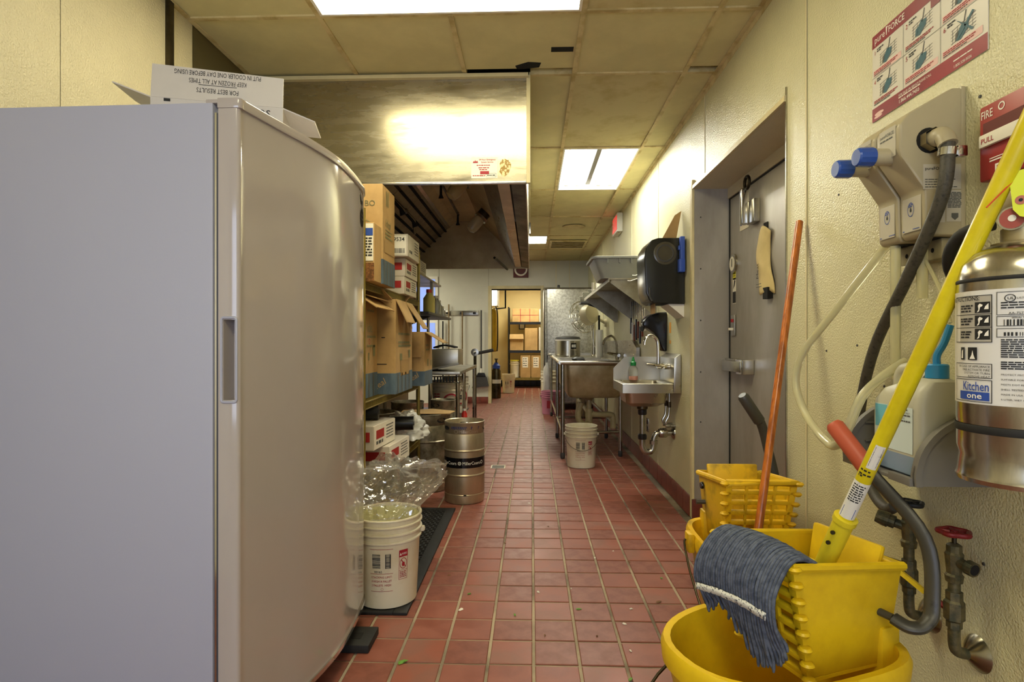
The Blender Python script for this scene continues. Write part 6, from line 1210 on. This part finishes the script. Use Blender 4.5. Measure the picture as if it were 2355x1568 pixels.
# things on the drainboard
rc = thing('rice_cooker', 'round steel rice cooker with a black control panel on the drainboard', 'cooker', (.51, 8.2, .929)); lathe('pot', [(0, .929), (.17, .929), (.178, .94), (.178, 1.16), (.17, 1.165), (0, 1.166)], 'steel', rc, c=(.515, 8.2, 0), n=36); lathe('lid', [(.182, 1.165), (.186, 1.18), (.17, 1.205), (.08, 1.22), (0, 1.222)], 'dark_grey', rc, c=(.515, 8.2, 0), n=36); lathe('rim_band', [(.18, 1.15), (.184, 1.155), (.184, 1.175), (.18, 1.18)], 'white_gloss', rc, c=(.515, 8.2, 0), n=36)
wm = wrap((.515, 8.2, 0), .178, .929, math.atan2(-8.2, -.5)+.25, .002); rects([(0, .11, .085, .19)], wm, 'black_gloss', rc, 'control_panel', n=6); rects([(-.005, .02, .085, .085)], wm, 'chrome_dull', rc, 'rating_plate', n=6); rects([(-.03, .0, -.012, .23)], wm, 'white_gloss', rc, 'seam_strip'); wm = wrap((.515, 8.2, 0), .178, .929, math.atan2(-8.2, -.5)+.25, .003); rects([(.012, .13, .03, .17), (.036, .13, .05, .17), (.056, .13, .072, .17)], wm, 'print_white', rc)
M('fan_cream', '#cfc5a2', .4)
fn_ = thing('wall_fan', 'cream round fan with a wire cage on the wall above the drainboard', 'fan', (.78, 8.0, 1.3)); ax = V((-.62, .75, -.2)).normalized(); c0 = V((.77, 7.9, 1.50))
tube('motor_housing', [c0 - ax*.10, c0 - ax*.09, c0 - ax*.02, c0 + ax*.02], [.06, .125, .145, .14], 'fan_cream', fn_, n=28); uu = ax.cross(V((0, 0, 1))).normalized(); vv = uu.cross(ax)
for k, (dd_, rr_) in enumerate(((.04, .19), (.08, .225), (.13, .22), (.17, .15), (.18, .06))): tube('cage_ring', [c0 + ax*dd_ + (uu*math.cos(a) + vv*math.sin(a))*rr_ for a in [q*2*math.pi/28 for q in range(28)]], .004, 'chrome_dull', fn_, closed=True, n=5)
for q in range(14): a = q*2*math.pi/14; tube('cage_wire', [c0 + ax*d_ + (uu*math.cos(a) + vv*math.sin(a))*r_ for d_, r_ in ((.02, .13), (.04, .19), (.08, .225), (.13, .22), (.17, .15), (.18, .02))], .003, 'chrome_dull', fn_, n=5)
for q in range(3): a = q*2*math.pi/3; poly_obj('fan_blade', [c0 + ax*.09 + (uu*math.cos(a+b) + vv*math.sin(a+b))*r_ + ax*e for r_, b, e in ((.03, 0, 0), (.19, -.25, .02), (.2, .35, -.02), (.03, .6, 0))], 'clear_plastic', fn_, thick=.003)
tube('wall_arm', [c0 - ax*.08, (WR-.02, 8.0, 1.40)], .02, 'fan_cream', fn_, n=10); lathe('wall_mount', [(0, -.03), (.05, -.03), (.06, 0)], 'fan_cream', fn_, c=(WR-.0005, 8.0, 1.40), axis='X', n=16); tube('cord', spline([c0 - ax*.05 - V((0, 0, .13)), V((.86, 7.98, 1.1)), V((.98, 7.98, 1.0))], 5), .004, 'white_gloss', fn_, n=6)
pole = thing('steel_pole', 'vertical steel pole standing on the drainboard beside the cooker', 'pole', (.86, 8.4, .929)); tube('pole', [(.90, 8.35, .935), (.90, 8.35, 2.0)], .03, 'steel', pole, n=14); lathe('flange', [(.03, .95), (.06, .935), (.06, .929), (0, .929)], 'steel', pole, c=(.90, 8.35, 0), n=16)
pr_ = thing('paper_roll', 'white upright roll leaning between the pole and the wall', 'roll', (.95, 8.1, .929)); lathe('roll', [(0, .929), (.05, .929), (.05, 1.30), (.02, 1.30), (.02, 1.28), (0, 1.28)], 'white_gloss', pr_, c=(.925, 8.0-.12, 0), n=18); tube('core_stick', [(.925, 7.88, 1.28), (.925, 7.88, 1.5)], .014, 'black_plastic', pr_, n=8)
sm_ = thing('small_wall_shelf', 'small dark shelf with plastic cups beyond the wall shelf', 'shelf', (.85, 7.35, 1.5)); box('board', (.62, 7.2, 1.62), (WR-.001, 7.5, 1.64), 'dark_grey', sm_, bevel=.004); prism('bracket', [(.70, 1.619), (WR-.001, 1.619), (WR-.001, 1.50)], 7.4, 7.41, 'Y', 'dark_grey', sm_)
for i, (x, h) in enumerate(((.68, .12), (.76, .16), (.66, .08))): q = thing('plastic_cup', ('clear plastic cup at the front of the small dark shelf', 'tall clear plastic cup at the wall side of the small dark shelf', 'short clear plastic cup behind on the small dark shelf')[i], 'cup', (x, 7.25+.09*i, 1.6405), group='cups on the small dark shelf'); y = 7.25+.09*i; lathe('cup', [(0, 1.6405), (.03, 1.6405), (.042, 1.6405+h), (.039, 1.6405+h), (.028, 1.645), (0, 1.645)], 'clear_plastic', q, c=(x, y, 0), n=18); lathe('cup_rim', [(.042, 1.6405+h), (.045, 1.6435+h), (.042, 1.6465+h), (.039, 1.6435+h)], 'white_gloss', q, c=(x, y, 0), n=18, closed=True)
# buckets left of the sink far end
M('pail_pink', '#b8788c', .4); t = pail((.30, 9.05, 0), 'pinkish bucket standing on the floor beyond the compartment sink', math.atan2(-9, -.3), full=False, mat='pail_pink', r=.16, h=.36); wm = wrap((0, 0, 0), .155, 0, math.atan2(-9, -.3), .004); rects([(-.06, .1, .05, .22)], wm, 'print_red', t); 
t = pail((.30, 9.36, .0), 'tall white tub standing behind the pinkish bucket', math.atan2(-9, -.3), full=False, r=.155, h=.66); bx_ = thing('spray_bottle', 'white bottle hanging at the aisle side of the compartment sink', 'bottle', (.225, 7.6, .55)); lathe('body', [(0, .50), (.045, .50), (.048, .52), (.048, .78), (.02, .83), (.02, .86), (0, .86)], 'white_plastic', bx_, c=(.2, 7.6, 0), n=16); tube('hook', [(.2, 7.6, .86), (.21, 7.6, .955), (.25, 7.6, .963), (.275, 7.6, .961)], .006, 'dark_grey', bx_, n=8)
# storage room
sh = thing('storage_rack', 'dark wire storage rack seen through the far doorway', 'rack', (0, 14.3, 0))
ZL = (.26, .93, 1.63); RX0, RX1, RY0, RY1 = -.57, .33, 14.05, 14.5
for (x, y) in ((RX0, RY0), (RX1, RY0), (RX0, RY1), (RX1, RY1)): tube('post', [(x, y, 0), (x, y, 2.0)], .02, 'black_plastic', sh, n=10)
for z in ZL: box('shelf', (RX0, RY0, z-.012), (RX1, RY1, z), 'dark_grey', sh); box('shelf_edge', (RX0, RY0-.008, z-.06), (RX1, RY0, z), 'wire_gold' if z < .3 else 'black_plastic', sh)
def sbox(x0, x1, z, h, lb, lab=True, d=.32, strap=False):
    t, fm, sm, w_, d_, h_ = carton('storage_carton', lb, (x0, RY0+.02, z+.0008), (x1, RY0+.02+d, z+h), group='cartons in the storage room')
    if lab: rects([(w_*.2, h_*.45, w_*.75, h_*.92)], fm, 'paper', t, 'label'); rects(lines([(w_*.25, h_*(.82-.1*k), w_*.4) for k in range(4)], .02, .06, 3), plane((0, 0, 0), (1,0,0), (0,0,1), .003), 'print_grey', t)
    if strap: rects([(w_*.3, 0, w_*.32, h_), (w_*.65, 0, w_*.67, h_), (0, h_*.5, w_, h_*.53)], fm, 'print_red', t)
    return t, fm, w_, h_
sbox(-.28, -.03, .26, .55, 'brown carton with white label, left one on the bottom of the storage rack'); sbox(-.015, .235, .26, .55, 'brown carton with white label, right one on the bottom of the storage rack'); sbox(-.17, .14, .93, .55, 'brown printed carton on the middle shelf of the storage rack', False); t, fm, w_, h_ = sbox(-.54, -.21, .93, .40, 'open brown carton on the left of the middle storage shelf', False); flap(t, [(0, -.003, h_), (w_, -.003, h_), (w_+.01, -.06, h_-.12), (-.01, -.06, h_-.12)])
sbox(-.48, .17, 1.63, .33, 'long brown carton with red straps on the top storage shelf', False, strap=True); carton('storage_carton', 'small white carton at the right end of the top storage shelf', (.185, 14.07, 1.631), (.29, 14.3, 1.95), 'carton_beige', group='cartons in the storage room'); carton('storage_carton', 'small white carton at the right end of the middle storage shelf', (.175, 14.07, .931), (.28, 14.3, 1.5), 'carton_beige', group='cartons in the storage room')
ck = thing('square_clock', 'small dark square gauge on the storage room wall above the open carton', 'gauge', (-.25, 14.7, 1.45)); box('case', (-.33, 14.68, 1.46), (-.17, 14.7195, 1.64), 'dark_grey', ck, bevel=.01); box('face', (-.305, 14.676, 1.485), (-.195, 14.68, 1.615), 'paper', ck)
M('pail_lid', '#c6b93a', .4); pail((-.42, 14.2, .2608), 'white pail with a yellow lid on the bottom of the storage rack', math.atan2(-14, .4), full=False, r=.115, h=.42, lid='pail_lid'); t = pail((-.52, 12.75, 0), 'white bucket on the storage room floor inside the doorway', math.atan2(-12.7, .5), full=True, r=.15, h=.42)
M('yellow_tank', '#c09a1e', .45, var=.1); yt = thing('yellow_gas_tank', 'tall yellow cylinder hanging inside the storage doorway', 'tank', (-.79, 11.9, .95)); lathe('body', [(0, .93), (.10, .94), (.125, .96), (.13, 1.75), (.10, 1.81), (0, 1.82)], 'yellow_tank', yt, c=(-.83, 11.6, 0), n=24); tube('gas_line', spline([(-.73, 11.5, 1.86), (-.69, 11.48, 1.7), (-.685, 11.46, 1.2), (-.70, 11.48, .95)], 5), .012, 'black_rubber', yt, n=8)
ct_ = thing('steel_gas_cylinder', 'dark steel gas cylinder with a blue collar inside the doorway', 'gas cylinder', (-.72, 11.6, 0)); lathe('body', [(0, 0), (.09, 0), (.095, .02), (.095, .55), (.06, .62), (.03, .65), (.03, .7), (0, .7)], 'steel_dark', ct_, c=(-.72, 11.55, 0), n=24); lathe('collar', [(.08, .60), (.082, .66), (.04, .70), (.04, .72)], 'clip_blue', ct_, c=(-.72, 11.55, 0), n=20); lathe('valve', [(.02, .7), (.02, .78), (.035, .78), (.035, .80), (0, .81)], 'steel_dark', ct_, c=(-.72, 11.55, 0), n=14); lathe('label_band', [(.0958, .3), (.0962, .38)], 'paper', ct_, c=(-.72, 11.55, 0), n=24)
wh = thing('wall_light_box', 'bright light box with a black bracket high inside the storage doorway', 'light', (-.85, 12.0, 1.95)); box('case', (-.995, 11.75, 1.88), (-.70, 12.2, 2.27), 'white_plastic', wh); box('lens', (-.90, 11.744, 1.90), (-.725, 11.75, 2.25), 'lamp_far', wh); tube('bracket', [(-.70, 12.1, 2.35), (-.56, 12.1, 2.35), (-.56, 12.1, 1.86), (-.9, 12.1, 1.83)], .02, 'black_plastic', wh, n=8)
# two unseen ceiling lights, added to light the storage room and side passage
troffer(-.3, 12.6, .31, 13.8, 'unseen ceiling light added inside the storage room', 'far'); troffer(-3.0, 8.4, -2.39, 9.6, 'unseen ceiling light added over the left side passage', 'far')
